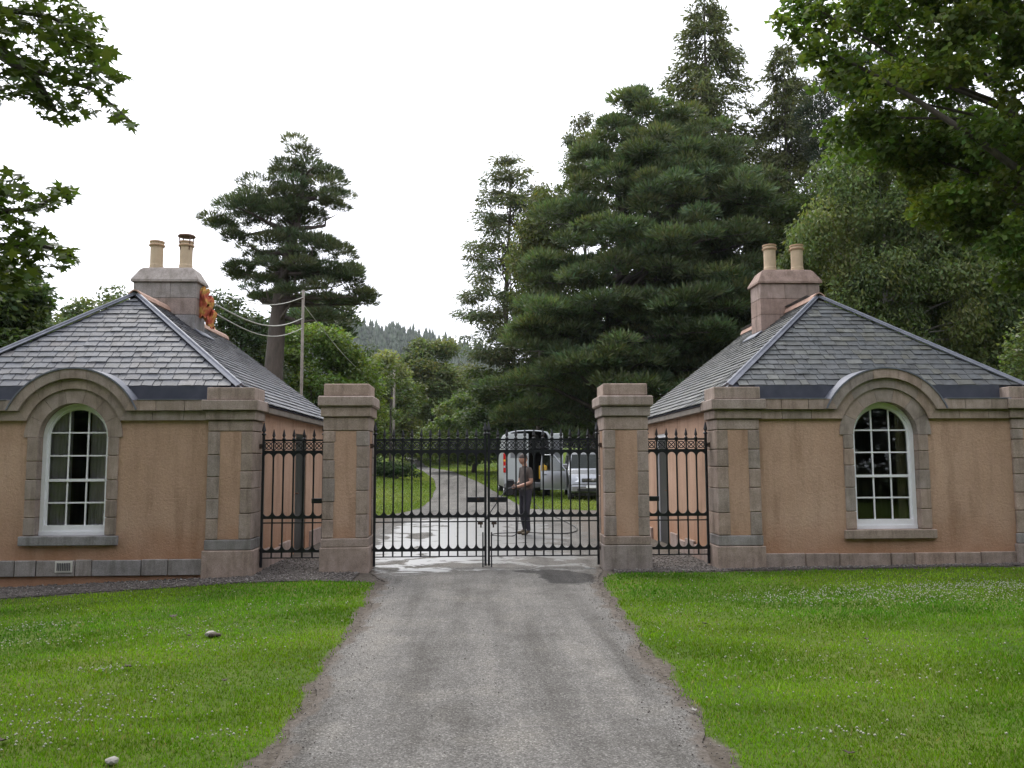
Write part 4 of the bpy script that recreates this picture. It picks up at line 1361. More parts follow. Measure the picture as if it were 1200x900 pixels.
# --- Scots pine behind the lodge: plates placed lobe by lobe
def scots_pine():
    Y = 34.0
    lobes = [(356,188,24),(374,204,28),(340,206,26),(392,222,24),(352,222,34),(318,232,36),(285,248,36),(258,262,24),(300,258,30),(392,240,18),(360,250,34),(336,262,26),
             (283,285,18),(306,300,20),(292,322,22),(275,326,14),(330,292,26),(352,300,20),(372,290,30),(395,300,24),(384,318,30),(352,326,26),(405,332,26),(420,348,24),(374,346,28),(398,356,22),(432,346,12),(318,338,20),(300,345,18),(345,350,18),(385,372,20),(345,278,26),(325,318,22),(362,318,26),(300,236,28),(408,318,20),(340,245,26)]
    g = np.random.default_rng(5)
    b = at_y(322, 450, Y); bz = gzf(b.x, Y)
    root = thing('scots_pine', (b.x, Y, bz), 'tall lone pine with bare trunk behind the lodge with the orange cloth', 'tree')
    L = Leaves(77)
    ends = []
    for (qx, qy, rr) in lobes:
        r_ = rr/970*Y
        for k in range(5):
            c = at_y(qx+g.uniform(-.35, .35)*rr, qy+g.uniform(-.22, .22)*rr, Y)
            c.y += g.uniform(-1, 1)*1.9*(1-abs(qx-345)/140)
            L.clump(c, (r_*.62, r_*.62, r_*.26), int(330*(rr/26)), .26, .035, 'needle', G_PINE, .2)
        ends.append(at_y(qx, qy+4, Y) + Vector((0, g.uniform(-1.2, 1.2), 0)))
    TRI[0] += sum(len(p) for p in L.P)*2
    L.build('crown', 'needle', root, origin=(b.x, Y, bz))
    path = [Vector((b.x, Y, bz-.3))] + [at_y(*p, Y) for p in ((321, 430), (325, 380), (331, 330), (342, 285), (352, 240), (356, 190))]
    rads = [.42, .37, .33, .28, .21, .13, .04]
    limbs = []
    for e in ends:
        k = min(range(2, 6), key=lambda i: abs(path[i].z - (e.z-.9)))
        st = path[k].lerp(path[k+1], g.uniform(0, .8)) if k < 6 else path[k]
        limbs.append((curve(st, e, g.uniform(-.25, .1), 5, .12, g), [.12, .10, .08, .055, .035, .015]))
    trunk_mesh(root, path, rads, 'bark_pine', limbs, n=10)
scots_pine()

# --- the dark mass right of the drive
outline_tree('cedar_tree', 'huge dark layered conifer with sweeping plates towering behind the parked vehicles',
             [(745,105),(712,125),(700,165),(672,190),(668,225),(640,232),(632,285),(612,300),(620,350),(590,372),(600,420),(572,440),(590,500),(650,512),(760,505),(850,470),(905,420),(912,340),(940,280),(905,215),(880,185),(850,165),(800,135),(772,112)],
             46, 270, .86, 180, .36, .085, 'needle', G_CEDAR, base=(6.4, 47), trunk_r=.5, lmat='needle', seed=23, flat=.42, depth=.8, boughs=270, extra=[(745,106),(738,114),(754,114),(728,122),(765,122),(742,126),(718,136),(778,132),(750,138),(732,142),(708,150),(790,146),(765,146),(722,156),(745,156),(700,168),(800,160),(775,160),(712,172),(735,172),(690,186),(755,176),(815,172),(785,178),(680,205),(705,195),(730,190),(800,190)])
conifer('spruce_tree', 'tallest pointed spruce rising above the dark layered conifer', 15.6, 54, 33.3, 7.6, (0.100, 0.115, 0.050), 31, 10, 300, .46, .115, .42, low=.3, airy=.3)
conifer('spruce_tree', 'slim shorter spruce between the tallest spruce and the overhanging maple', 20.2, 52, 27.6, 6.6, (0.098, 0.112, 0.050), 32, 10, 270, .43, .11, .38, low=.3, airy=.3)
outline_tree('larch_tree', 'pale feathery larch at the open end of the dark conifers by the drive',
             [(592,176),(575,205),(562,235),(558,270),(548,300),(552,340),(542,370),(546,420),(560,470),(630,480),(655,420),(645,300),(632,225),(612,200)], 56, 220, 1.0, 170, .36, .085, 'spray', (0.118, 0.140, 0.072), base=(1.8, 56), trunk_r=.3, lmat='needle', seed=41, flat=.45, nlimb=30, top_frac=.97)
outline_tree('birch_tree', 'wispy birch top peeping over the dark layered conifer',
             [(684,126),(672,150),(660,165),(650,190),(648,235),(660,270),(715,270),(712,190),(700,150)], 60, 60, .95, 150, .30, .12, 'hang', (0.085, 0.105, 0.055), base=(7.6, 60), trunk_r=.25, seed=43, flat=.9, nlimb=16, top_frac=.95)
outline_tree('birch_tree', 'yellow green drooping birch wedged between larch and dark layered conifer',
             [(640,215),(615,250),(602,310),(610,360),(650,370),(672,300),(660,240)], 51, 70, 1.1, 200, .28, .13, 'hang', (0.11, 0.132, 0.045), base=(3.6, 51), trunk_r=.22, seed=44, flat=1.1, nlimb=12)
outline_tree('birch_tree', 'broad drooping green birch behind the bare-chimney lodge',
             [(1000,158),(962,200),(938,240),(922,290),(928,330),(950,380),(1000,430),(1100,455),(1190,450),(1215,400),(1190,340),(1150,310),(1115,250),(1085,205),(1045,180)], 32, 210, 1.05, 560, .20, .085, 'hang', G_BIRCH, base=(15.5, 32), trunk_r=.28, bark='bark_pale', seed=51, flat=1.0, nlimb=40, depth=.7)
outline_tree('pine_tree', 'grey green pine behind the gap between spruce and maple',
             [(975,70),(950,130),(955,170),(985,190),(1050,190),(1060,110),(1020,60)], 44, 60, 1.0, 330, .28, .05, 'needle', (0.042, 0.056, 0.040), base=(19.5, 44), trunk_r=.3, lmat='needle', seed=52, flat=.4, nlimb=14)

# --- near maple over the bare-chimney lodge
outline_tree('maple_tree', 'leafy maple overhanging the bare-chimney lodge with its long branch',
             [(965,-60),(945,5),(985,40),(975,80),(962,100),(985,150),(1040,165),(1060,205),(1095,235),(1120,275),(1165,290),(1200,330),(1330,330),(1420,200),(1420,-150),(960,-150)], 15.5, 235, .60, 400, .125, .11, 'broad', G_MAPLE, base=(13.2, 16.5), trunk_r=.33, seed=61, flat=.55, nlimb=44, depth=.55)
def maple_limb():
    root = bpy.data.objects.get('maple_tree')
    Y = 14.5
    pts = [at_y(1215, 215, Y), at_y(1140, 160, Y), at_y(1075, 118, Y), at_y(1020, 85, Y), at_y(965, 58, Y), at_y(912, 22, Y)]
    mb = MB(); mb.tube(pts, [.075, .06, .048, .036, .02, .008], 7); mb.build('limb', 'bark', root, smooth=True)
    L = Leaves(63)
    g = np.random.default_rng(64)
    for (qx, qy, rp, n) in ((912,24,9,30),(925,34,10,36),(938,44,11,40),(952,55,14,60),(948,70,10,34),(968,66,16,80),(955,104,6,14),(985,95,16,70),(1000,70,18,90),(978,40,14,55),(952,12,12,40)):
        c = at_y(qx, qy, Y); k = rp/970*Y
        L.clump(c, (k*1.1, k*1.4, k*.7), n, .15, .13, 'broad', G_MAPLE)
    L.build('outer_foliage', 'leaf', root, origin=WPOS[root.name])
maple_limb()

# --- near sycamore on the other side: only branch ends reach into the picture
def star_leaf():
    pts = []
    lobes = [(90, 1.0), (35, .85), (145, .85), (-25, .55), (205, .55)]
    seq = [(-90, .12), (-55, .30), (-25, .58), (5, .34), (38, .88), (62, .45), (90, 1.0), (118, .45), (142, .88), (175, .34), (205, .58), (235, .30)]
    return np.array([(math.cos(R(a))*r_, math.sin(R(a))*r_+.1, -.10*r_*r_) for a, r_ in seq])
def sycamore():
    g = np.random.default_rng(71)
    base = Vector((-7.6, 7.0, gzf(-7.6, 7.0)))
    root = thing('sycamore_tree', base, 'near sycamore whose lobed-leaf branch ends hang over the orange-cloth lodge', 'tree')
    star = star_leaf()
    V, F, C = [], [], []
    cnt = 0
    def leaf(p, size, colr):
        nonlocal cnt
        z_ = Vector((g.normal()*.55, g.normal()*.55-.15, 1)).normalized()
        y_ = Vector((g.normal(), g.normal(), -.5))
        y_ = (y_ - z_*y_.dot(z_)).normalized(); x_ = y_.cross(z_)
        Mx = np.array([x_[:], y_[:], z_[:]])
        V.append(star*size @ Mx + np.array(p)); F.append(np.arange(12)+cnt); C.append(np.repeat(np.asarray(colr)[None], 12, 0)); cnt += 12
    def spray(qx, qy, rp, n, Y, sz=.095):
        for i in range(int(n*2.1)):
            a = g.uniform(0, 2*PI); r_ = rp*math.sqrt(g.uniform())
            p = at_y(qx+r_*math.cos(a)*1.15, qy+r_*math.sin(a)*.8, Y+g.normal()*.35)
            c = np.array((0.062, 0.092, 0.022))*(1+g.normal()*.2)*(1+g.normal(size=3)*.06)
            leaf(p, sz*g.uniform(.7, 1.25), np.clip(c, .008, .4))
    twigs = MB()
    S = [(15,10,40,60),(60,15,35,55),(95,30,25,34),(30,55,40,60),(80,60,30,44),(110,62,20,24),(15,95,28,40),(50,100,28,36),(90,95,22,26),(122,88,16,18),(140,92,9,7),(62,125,18,16),(95,130,18,18),(70,140,9,6),(128,128,8,6),(140,138,9,7),(152,146,7,6),(118,110,10,7),
         (8,215,22,26),(20,240,24,34),(48,238,16,16),(70,228,14,12),(78,222,8,6),(15,275,26,44),(40,280,20,26),(60,292,14,14),(80,298,10,10),(72,308,9,8),(20,310,24,34),(45,318,12,12),(5,335,20,26),
         (-40,30,50,70),(-50,110,50,70),(-45,230,50,70),(-45,310,45,60),(-110,0,60,80),(-110,150,60,80),(-110,300,60,80),(-20,-50,50,70),(60,-50,40,50)]
    for (qx, qy, rp, n) in S: spray(qx, qy, rp, n, 8.0)
    # the bulk of its crown, out of the picture
    for k in range(70):
        d = unit(g.normal(size=3)); c = np.array((-8.6, 6.6, 7.2)) + d*np.array((2.4, 3.2, 2.4))*g.uniform(.4, 1)
        if c[0] > -5.4 - max(0, (8-c[1]))*.2: c[0] = -5.6 - g.uniform(0, 1.5)
        for i in range(46):
            p = c + g.normal(size=3)*np.array((.45, .45, .3))
            cc = np.array((0.062, 0.092, 0.022))*(1+g.normal()*.2)
            leaf(p, .095*g.uniform(.7, 1.25), np.clip(cc, .008, .4))
    TRI[0] += len(F)*10
    np_mesh('crown', np.concatenate(V), np.stack(F), 'leaf', root, colors=np.concatenate(C), origin=base)
    top = base + Vector((-.6, 0, 8.5))
    tp = curve(base - Vector((0, 0, .3)), top, 0, 6, .12, g)
    limbs = []
    for start, pts in ((3, [(-120, 20), (0, 60), (60, 90), (110, 105), (160, 148)]), (3, [(-120, -40), (0, 10), (60, 20), (110, 45)]), (2, [(-140, 240), (-20, 250), (40, 245), (80, 222)]), (2, [(-140, 330), (-20, 290), (40, 285), (85, 300)]), (3, [(0, 60), (40, 90), (65, 130)])):
        w_ = [at_y(a, b_, 8.0) for a, b_ in pts]
        if pts[0][0] < -50: w_ = [tp[start].lerp(w_[0], .0), tp[start].lerp(w_[0], .6)] + w_
        n_ = len(w_)
        limbs.append((w_, [.07*(1-q/n_)**1.3+.006 for q in range(n_)]))
    trunk_mesh(root, tp, [.28, .24, .21, .17, .13, .08, .03], 'bark', limbs)
sycamore()

# --- trees beyond the orange-cloth lodge
conifer('fir_tree', 'dark fir standing close behind the orange-cloth lodge roof edge', -14.8, 24, 8.3, 2.6, (0.034, 0.052, 0.026), 81, 6, 150, .26, .07, .3, low=.1)
conifer('fir_tree', 'small dark pointed fir seen beyond the lodge roof slope, the shorter one', -27.5, 52, 11.6, 2.1, (0.036, 0.050, 0.036), 82, 6, 110, .34, .08, .3)
conifer('fir_tree', 'small dark pointed fir seen beyond the lodge roof slope, the taller one', -27.9, 46, 12.6, 2.3, (0.036, 0.050, 0.034), 83, 6, 110, .34, .08, .3)
outline_tree('broadleaf_tree', 'dark leafy tree filling the gap under the sycamore branches',
             [(-60,300),(10,318),(38,345),(42,395),(60,420),(-60,430)], 22, 60, .75, 360, .17, .10, 'broad', (0.065, 0.10, 0.032), base=(-13.6, 22), trunk_r=.22, seed=84, nlimb=14)
outline_tree('broadleaf_tree', 'light airy tree showing above the orange-cloth lodge roof slope',
             [(112,338),(95,352),(85,372),(80,400),(160,400),(155,355),(135,342)], 40, 36, .8, 130, .22, .13, 'broad', (0.10, 0.13, 0.055), base=(-19.2, 40), trunk_r=.18, seed=85, nlimb=14)
outline_tree('broadleaf_tree', 'low round green tree between the small dark firs',
             [(30,385),(60,372),(100,370),(130,385),(135,440),(20,440)], 44, 40, 1.0, 190, .24, .14, 'broad', (0.075, 0.105, 0.036), base=(-20.8, 44), trunk_r=.2, seed=86, nlimb=8)
outline_tree('broadleaf_tree', 'dense green tree low behind the lone pine trunk',
             [(255,345),(300,372),(320,395),(322,480),(230,480),(240,380)], 42, 60, 1.1, 260, .22, .12, 'broad', (0.062, 0.09, 0.036), base=(-12.5, 42), trunk_r=.22, seed=87, nlimb=10)
outline_tree('broadleaf_tree', 'bright green bushy tree between the lone pine and the gate pillar',
             [(330,395),(360,385),(390,392),(415,408),(430,430),(440,520),(320,520),(315,430)], 46, 110, 1.1, 330, .22, .13, 'broad', (0.12, 0.175, 0.04), base=(-9.8, 46), trunk_r=.22, seed=88, nlimb=14)
outline_tree('broadleaf_tree', 'dark leafy tree with low skirt beside the lone pine',
             [(350,350),(330,370),(345,400),(400,395),(420,385),(400,365)], 50, 40, 1.2, 220, .24, .12, 'needle', (0.058, 0.082, 0.042), base=(-10.5, 50), trunk_r=.25, seed=89, nlimb=8)
# --- woodland at the bend of the drive
GB = 'trees around the bend of the drive'
outline_tree('broadleaf_tree', 'fresh green tree behind the far utility pole', [(440,412),(425,430),(418,470),(420,530),(478,530),(480,440),(462,415)], 82, 90, 1.5, 260, .36, .22, 'broad', (0.15, 0.185, 0.065), base=(-11.5, 82), trunk_r=.3, seed=91, group=GB, nlimb=8)
outline_tree('broadleaf_tree', 'rounded mid green tree over the bend of the drive', [(500,400),(478,415),(468,450),(470,532),(548,532),(550,440),(530,405)], 88, 120, 1.6, 260, .38, .22, 'broad', (0.125, 0.155, 0.06), base=(-5.5, 90), trunk_r=.3, seed=92, group=GB, nlimb=8)
conifer('spruce_tree', 'far slim spruce tip standing over the bend of the drive', -9.6, 112, 13.5, 3.0, (0.07, 0.09, 0.055), 93, 5, 110, .6, .14, .3, group=GB)
outline_tree('broadleaf_tree', 'low leafy tree at the foot of the larch', [(520,470),(505,490),(500,530),(560,535),(640,530),(640,470),(600,455),(550,455)], 66, 110, 1.1, 300, .28, .16, 'broad', (0.085, 0.12, 0.040), base=(-.5, 66), trunk_r=.22, seed=94, group=GB, nlimb=10)
outline_tree('broadleaf_tree', 'dark understorey tree behind the tall white van', [(560,440),(548,470),(560,515),(700,520),(700,450),(640,430)], 56, 110, 1.2, 280, .28, .15, 'broad', (0.062, 0.092, 0.032), base=(4.6, 57), trunk_r=.25, seed=95, group=GB, nlimb=10)
outline_tree('broadleaf_tree', 'bright young tree glimpsed beside the gate pillar by the vehicles', [(685,490),(680,505),(682,535),(712,540),(715,500)], 50, 22, .5, 200, .2, .13, 'broad', (0.105, 0.16, 0.035), base=(6.9, 50), trunk_r=.1, seed=96, group=GB, nlimb=6)

outline_tree('broadleaf_tree', 'dark green thicket tree closing the gap under the huge layered conifer', [(640,400),(620,440),(640,500),(760,510),(900,470),(900,380),(780,370),(700,380)], 62, 150, 1.6, 300, .34, .18, 'broad', (0.060, 0.088, 0.034), base=(11, 62), trunk_r=.25, seed=97, group=GB, nlimb=10)
outline_tree('broadleaf_tree', 'slim leafy tree between the birch and the huge layered conifer', [(915,230),(895,280),(890,360),(930,400),(960,360),(965,280),(940,225)], 44, 70, 1.1, 260, .24, .13, 'broad', (0.080, 0.112, 0.040), base=(15.4, 45), trunk_r=.2, seed=98, group=GB, nlimb=10)
# --- dark wood behind the bare-chimney lodge: trunks and crowns one can tell apart
GW = 'dark wood on the bank behind the bare-chimney lodge'
wa = conifer('spruce_tree', 'tall dark spruce in the wood on the bank', 27.0, 44, 21, 3.6, (0.052, 0.074, 0.032), 101, 5, 150, .40, .09, .35, low=.22, group=GW)
wb = outline_tree('broadleaf_tree', 'dark leafy tree in the wood on the bank', [(1090,180),(1050,240),(1060,400),(1180,430),(1230,380),(1230,230),(1160,170)], 42, 130, 1.4, 330, .28, .15, 'broad', (0.062, 0.092, 0.028), base=(22.5, 43), trunk_r=.26, seed=102, group=GW, nlimb=12)
spots_a = [(31.5, 47, .5, 1.0), (24.2, 50, 1.7, 1.05), (33.0, 40, 2.6, .9), (29.5, 53, 3.3, 1.1), (37.5, 48, 4.1, 1.0), (20.5, 56, 5.0, 1.05)]
for x, y, a, k in spots_a: copy_tree(wa, (x, y, gzf(x, y)), a, k)
for x, y, a, k in [(30.0, 44, 2.0, .95), (36, 52, 3.9, 1.1), (18.5, 50, 1.1, .95)]: copy_tree(wb, (x, y, gzf(x, y)), a, k)
for x, y, a, k in [(27, 31, .7, .9), (32, 25, 2.9, .85), (38, 33, 4.4, 1.0), (24.5, 36.5, 5.2, .8)]: copy_tree(wb, (x, y, gzf(x, y)), a, k)
for x, y, a, k in [(29.5, 34, 1.2, .9), (35, 29, 3.1, .9), (42, 38, .3, 1.0)]: copy_tree(wa, (x, y, gzf(x, y)), a, k)
# pale bare stems at the wood edge
for i, (qx, q0, q1) in enumerate(((1131, 375, 432), (1144, 365, 440), (1163, 380, 436), (1174, 370, 428), (1187, 372, 430))):
    Yp = 33 + i*1.1
    a = at_y(qx, 440, Yp); bz = gzf(a.x, Yp)
    st = thing('bare_tree', (a.x, Yp, bz), 'slender pale bare trunk at the edge of the dark wood', 'tree', 'pale stems at the wood edge')
    g = np.random.default_rng(200+i)
    top = Vector((a.x+g.normal()*.3, Yp, bz+9.5))
    tp = curve((a.x, Yp, bz-.2), top, 0, 5, .05, g)
    lim = [(curve(tp[3+k % 2], tp[3+k % 2]+Vector((g.normal()*1.2, g.normal()*.8, 1.2)), .1, 3), [.025, .018, .012, .005]) for k in range(3)]
    trunk_mesh(st, tp, [.085, .08, .07, .06, .045, .02], 'bark_pale', lim)
    L = Leaves(300+i)
    for k in range(10): L.clump(np.array(top)+g.normal(size=3)*np.array((.9, .9, .8)), (.6, .6, .4), 70, .2, .11, 'broad', (0.038, 0.06, 0.02))
    L.build('crown', 'leaf', st, origin=(a.x, Yp, bz))

# --- woodland behind the photographer (mirrored in the window glass, shades the fronts)
GC = 'woodland facing the gate fronts'
yw = outline_tree('yew_tree', 'dense yew of the woodland that faces the lodge fronts', [(600,60),(470,130),(400,260),(380,420),(400,585),(800,585),(820,420),(800,260),(730,130)], 30, 190, 1.7, 260, .34, .20, 'broad', (0.045, 0.07, 0.026), base=(0.8, 30), trunk_r=.4, seed=110, group=GC, nlimb=10)
yw_c = [(x, y, k) for x, y, k in [(-12.5, -13, 1.0), (-5.5, -16, 1.05), (1.5, -17, 1.1), (8.5, -15, 1.0), (15.5, -12, 1.0), (-18.5, -4, .95), (21, -2, .95), (-9, -20, 1.25), (-1, -22, 1.3), (7, -21, 1.25)]]
for i, (x, y, k) in enumerate(yw_c):
    if i == 0: yw.location = (x, y, gzf(x, y))
    else: copy_tree(yw, (x, y, gzf(x, y)), x*1.3, k)

# --- shrubs
def shrub(name, label, x, y, rx, rz_, n, colr, seed, ln=.10, wd=.06, flowers=0, group=None):
    g = np.random.default_rng(seed)
    bz = gzf(x, y)
    root = thing(name, (x, y, bz), label, 'shrub', group)
    L = Leaves(seed)
    stems = MB()
    for k in range(n):
        d = unit(g.normal(size=3)); d[2] = abs(d[2])
        c = np.array((x, y, bz+rz_*.25)) + d*np.array((rx, rx, rz_*.75))*g.uniform(.4, 1)
        L.clump(c, (rx*.3, rx*.3, rz_*.22), 170, ln, wd, 'broad', colr)
        if k % 2 == 0: stems.tube(curve((x, y, bz-.1), c, .1, 3), [.03, .022, .015, .006], 4, False)
    L.build('foliage', 'leaf', root, origin=(x, y, bz))
    stems.build('stems', 'bark', root)
    if flowers:
        Lf = Leaves(seed+1)
        for k in range(flowers):
            d = unit(g.normal(size=3)); d[2] = abs(d[2]); d[1] = -abs(d[1])
            Lf.clump(np.array((x, y, bz+rz_*.25)) + d*np.array((rx, rx, rz_*.75))*1.02, (.10, .10, .03), 40, .035, .035, 'broad', (.55, .56, .48), .1, .03)
        Lf.build('flower_head', 'petal', root, origin=(x, y, bz))
    return root
p = at_y(1203, 405, 24)
shrub('elder_shrub', 'pale green flowering shrub at the corner of the bank behind the bare-chimney lodge', p.x+.3, 24, 1.2, max(1.5, p.z-gzf(p.x, 24)+.8), 34, (0.12, 0.16, 0.06), 401, .13, .08, 14)
for i, (x, y, rx, rz_) in enumerate([(-6.0, 44, 1.5, 1.1), (-7.6, 46, 1.6, 1.3), (-4.6, 46, 1.2, .9), (-9.0, 42, 1.5, 1.2)]):
    shrub('garden_shrub', ['low dark shrub on the grass bank inside the gate, beside a thin sapling', 'tallest dark shrub on the grass bank inside the gate', 'smallest dark shrub at the drive end of the grass bank', 'dark shrub on the grass bank hidden mostly by the gate pillar'][i], x, y, rx, rz_, 22, (0.040, 0.075, 0.026), 410+i, .12, .07, group='shrubs on the grass bank')
g = np.random.default_rng(9)
for i, x in enumerate((-6.6, -5.4)):
    y = 50
    bz = gzf(x, y)
    sp_ = thing('sapling', (x, y, bz), ['thin young tree standing behind the tallest dark shrub', 'thin young tree standing behind the smallest dark shrub, close to the drive'][i], 'tree', 'thin saplings on the bank')
    tp = curve((x, y, bz-.2), (x+.1, y, bz+5.5), 0, 4, .03, g)
    trunk_mesh(sp_, tp, [.09, .08, .065, .05, .02], 'bark')
    L = Leaves(450+i)
    for k in range(14): L.clump(np.array((x, y, bz+5.2))+g.normal(size=3)*np.array((.8, .8, 1.0)), (.55, .55, .4), 80, .2, .12, 'broad', (0.07, 0.105, 0.032))
    L.build('crown', 'leaf', sp_, origin=(x, y, bz))

# ------------------------------------------------------------------ far hill with its forest
hx = np.linspace(-900, 700, 90); hy = np.linspace(420, 1300, 40)
HX, HY = np.meshgrid(hx, hy)
def hz(X, Y):
    prof = np.interp(X, [-900, -500, -330, -200, -140, -60, 40, 160, 700], [50, 60, 76, 112, 128, 116, 76, 44, 40])
    return np.clip((Y-430)/300, 0, 1)**.8*prof*(1+.06*np.sin(X*.02)) + (fbm(X*.012, Y*.012, 60)-.47)*14 - 2
V = np.stack([HX, HY, hz(HX, HY)], -1).reshape(-1, 3)
idx = np.arange(90*40).reshape(40, 90)
F = np.stack([idx[:-1, :-1], idx[:-1, 1:], idx[1:, 1:], idx[1:, :-1]], -1).reshape(-1, 4)
props(np_mesh('hill', V, F, 'ground', colors=np.repeat([[1., 0, 0]], len(V), 0), smooth=True), kind='structure')
n = 5200
g = np.random.default_rng(66)
fx = g.uniform(-420, 160, n); fy = g.uniform(470, 860, n); fz = hz(fx, fy)
hgt = g.uniform(9, 19, n); rad_ = hgt*g.uniform(.17, .27, n)
V, F, C = [], [], []
ang = np.arange(7)*2*PI/7
cnt = 0
for lev, (z0, z1, rr) in enumerate(((.05, .55, 1.0), (.35, .8, .72), (.62, 1.0, .42))):
    ring = np.stack([fx[:, None]+np.cos(ang+lev)*rad_[:, None]*rr*g.uniform(.75, 1.25, (n, 7)), fy[:, None]+np.sin(ang+lev)*rad_[:, None]*rr, np.repeat((fz+hgt*z0)[:, None], 7, 1)], -1)
    tip = np.stack([fx, fy, fz+hgt*z1], -1)[:, None]
    V.append(np.concatenate([ring, tip], 1).reshape(-1, 3))
    k = np.arange(7)
    tri = np.stack([k, (k+1) % 7, np.full(7, 7)], -1)
    F.append((tri[None]+(np.arange(n)*8)[:, None, None]+cnt).reshape(-1, 3)); cnt += n*8
    C.append(np.repeat(np.array((0.045, 0.066, 0.038))*(1+g.normal(size=(n, 1))*.2), 8, 0))
ff_ = np_mesh('forest', np.concatenate(V), np.concatenate(F), 'needle', colors=np.clip(np.concatenate(C), .005, 1))
props(ff_, 'distant conifer forest covering the far hill', 'forest', kind='stuff')
#PART4
# ------------------------------------------------------------------ vehicles
def wheel(parent, x, y, z, r_, w_, side):
    mb = MB()
    prof = [(r_*.62, -w_/2), (r_*.9, -w_/2), (r_, -w_*.32), (r_, w_*.32), (r_*.9, w_/2), (r_*.62, w_/2)]
    n = 22
    for pr, px_ in prof:
        for k in range(n):
            th = 2*PI*k/n; mb.v.append((x+px_, y+pr*math.cos(th), z+pr*math.sin(th)))
    for i in range(len(prof)):
        for k in range(n):
            j = (k+1) % n; i2 = (i+1) % len(prof)
            mb.f.append((i*n+k, i*n+j, i2*n+j, i2*n+k)); mb.mi.append(0)
    tyre = mb.build('wheel', 'rubber', parent, smooth=True)
    rm = MB()
    for k in range(n):
        th = 2*PI*k/n; rm.v.append((x+side*w_*.36, y+r_*.63*math.cos(th), z+r_*.63*math.sin(th)))
    rm.v.append((x+side*w_*.25, y, z))
    for k in range(n): rm.f.append((k, (k+1) % n, n)); rm.mi.append(0)
    for k in range(7):
        th = 2*PI*k/7; rm.tube([(x+side*w_*.33, y, z), (x+side*w_*.42, y+r_*.58*math.cos(th), z+r_*.58*math.sin(th))], [.05, .03], 5)
    rm.build('rim', 'rim_metal', tyre)
def bevelled(mb, name, mat, parent, off=.03, seg=2, smooth=True):
    o = mb.build(name, mat, parent)
    bm = bmesh.new(); bm.from_mesh(o.data)
    bmesh.ops.remove_doubles(bm, verts=bm.verts, dist=1e-5)
    bmesh.ops.recalc_face_normals(bm, faces=bm.faces)
    es = [e for e in bm.edges if len(e.link_faces) == 2 and e.calc_face_angle() > .25]
    bmesh.ops.bevel(bm, geom=es, offset=off, segments=seg, affect='EDGES', profile=.6)
    bm.to_mesh(o.data); bm.free()
    if smooth:
        o.data.polygons.foreach_set('use_smooth', [True]*len(o.data.polygons))
    return o

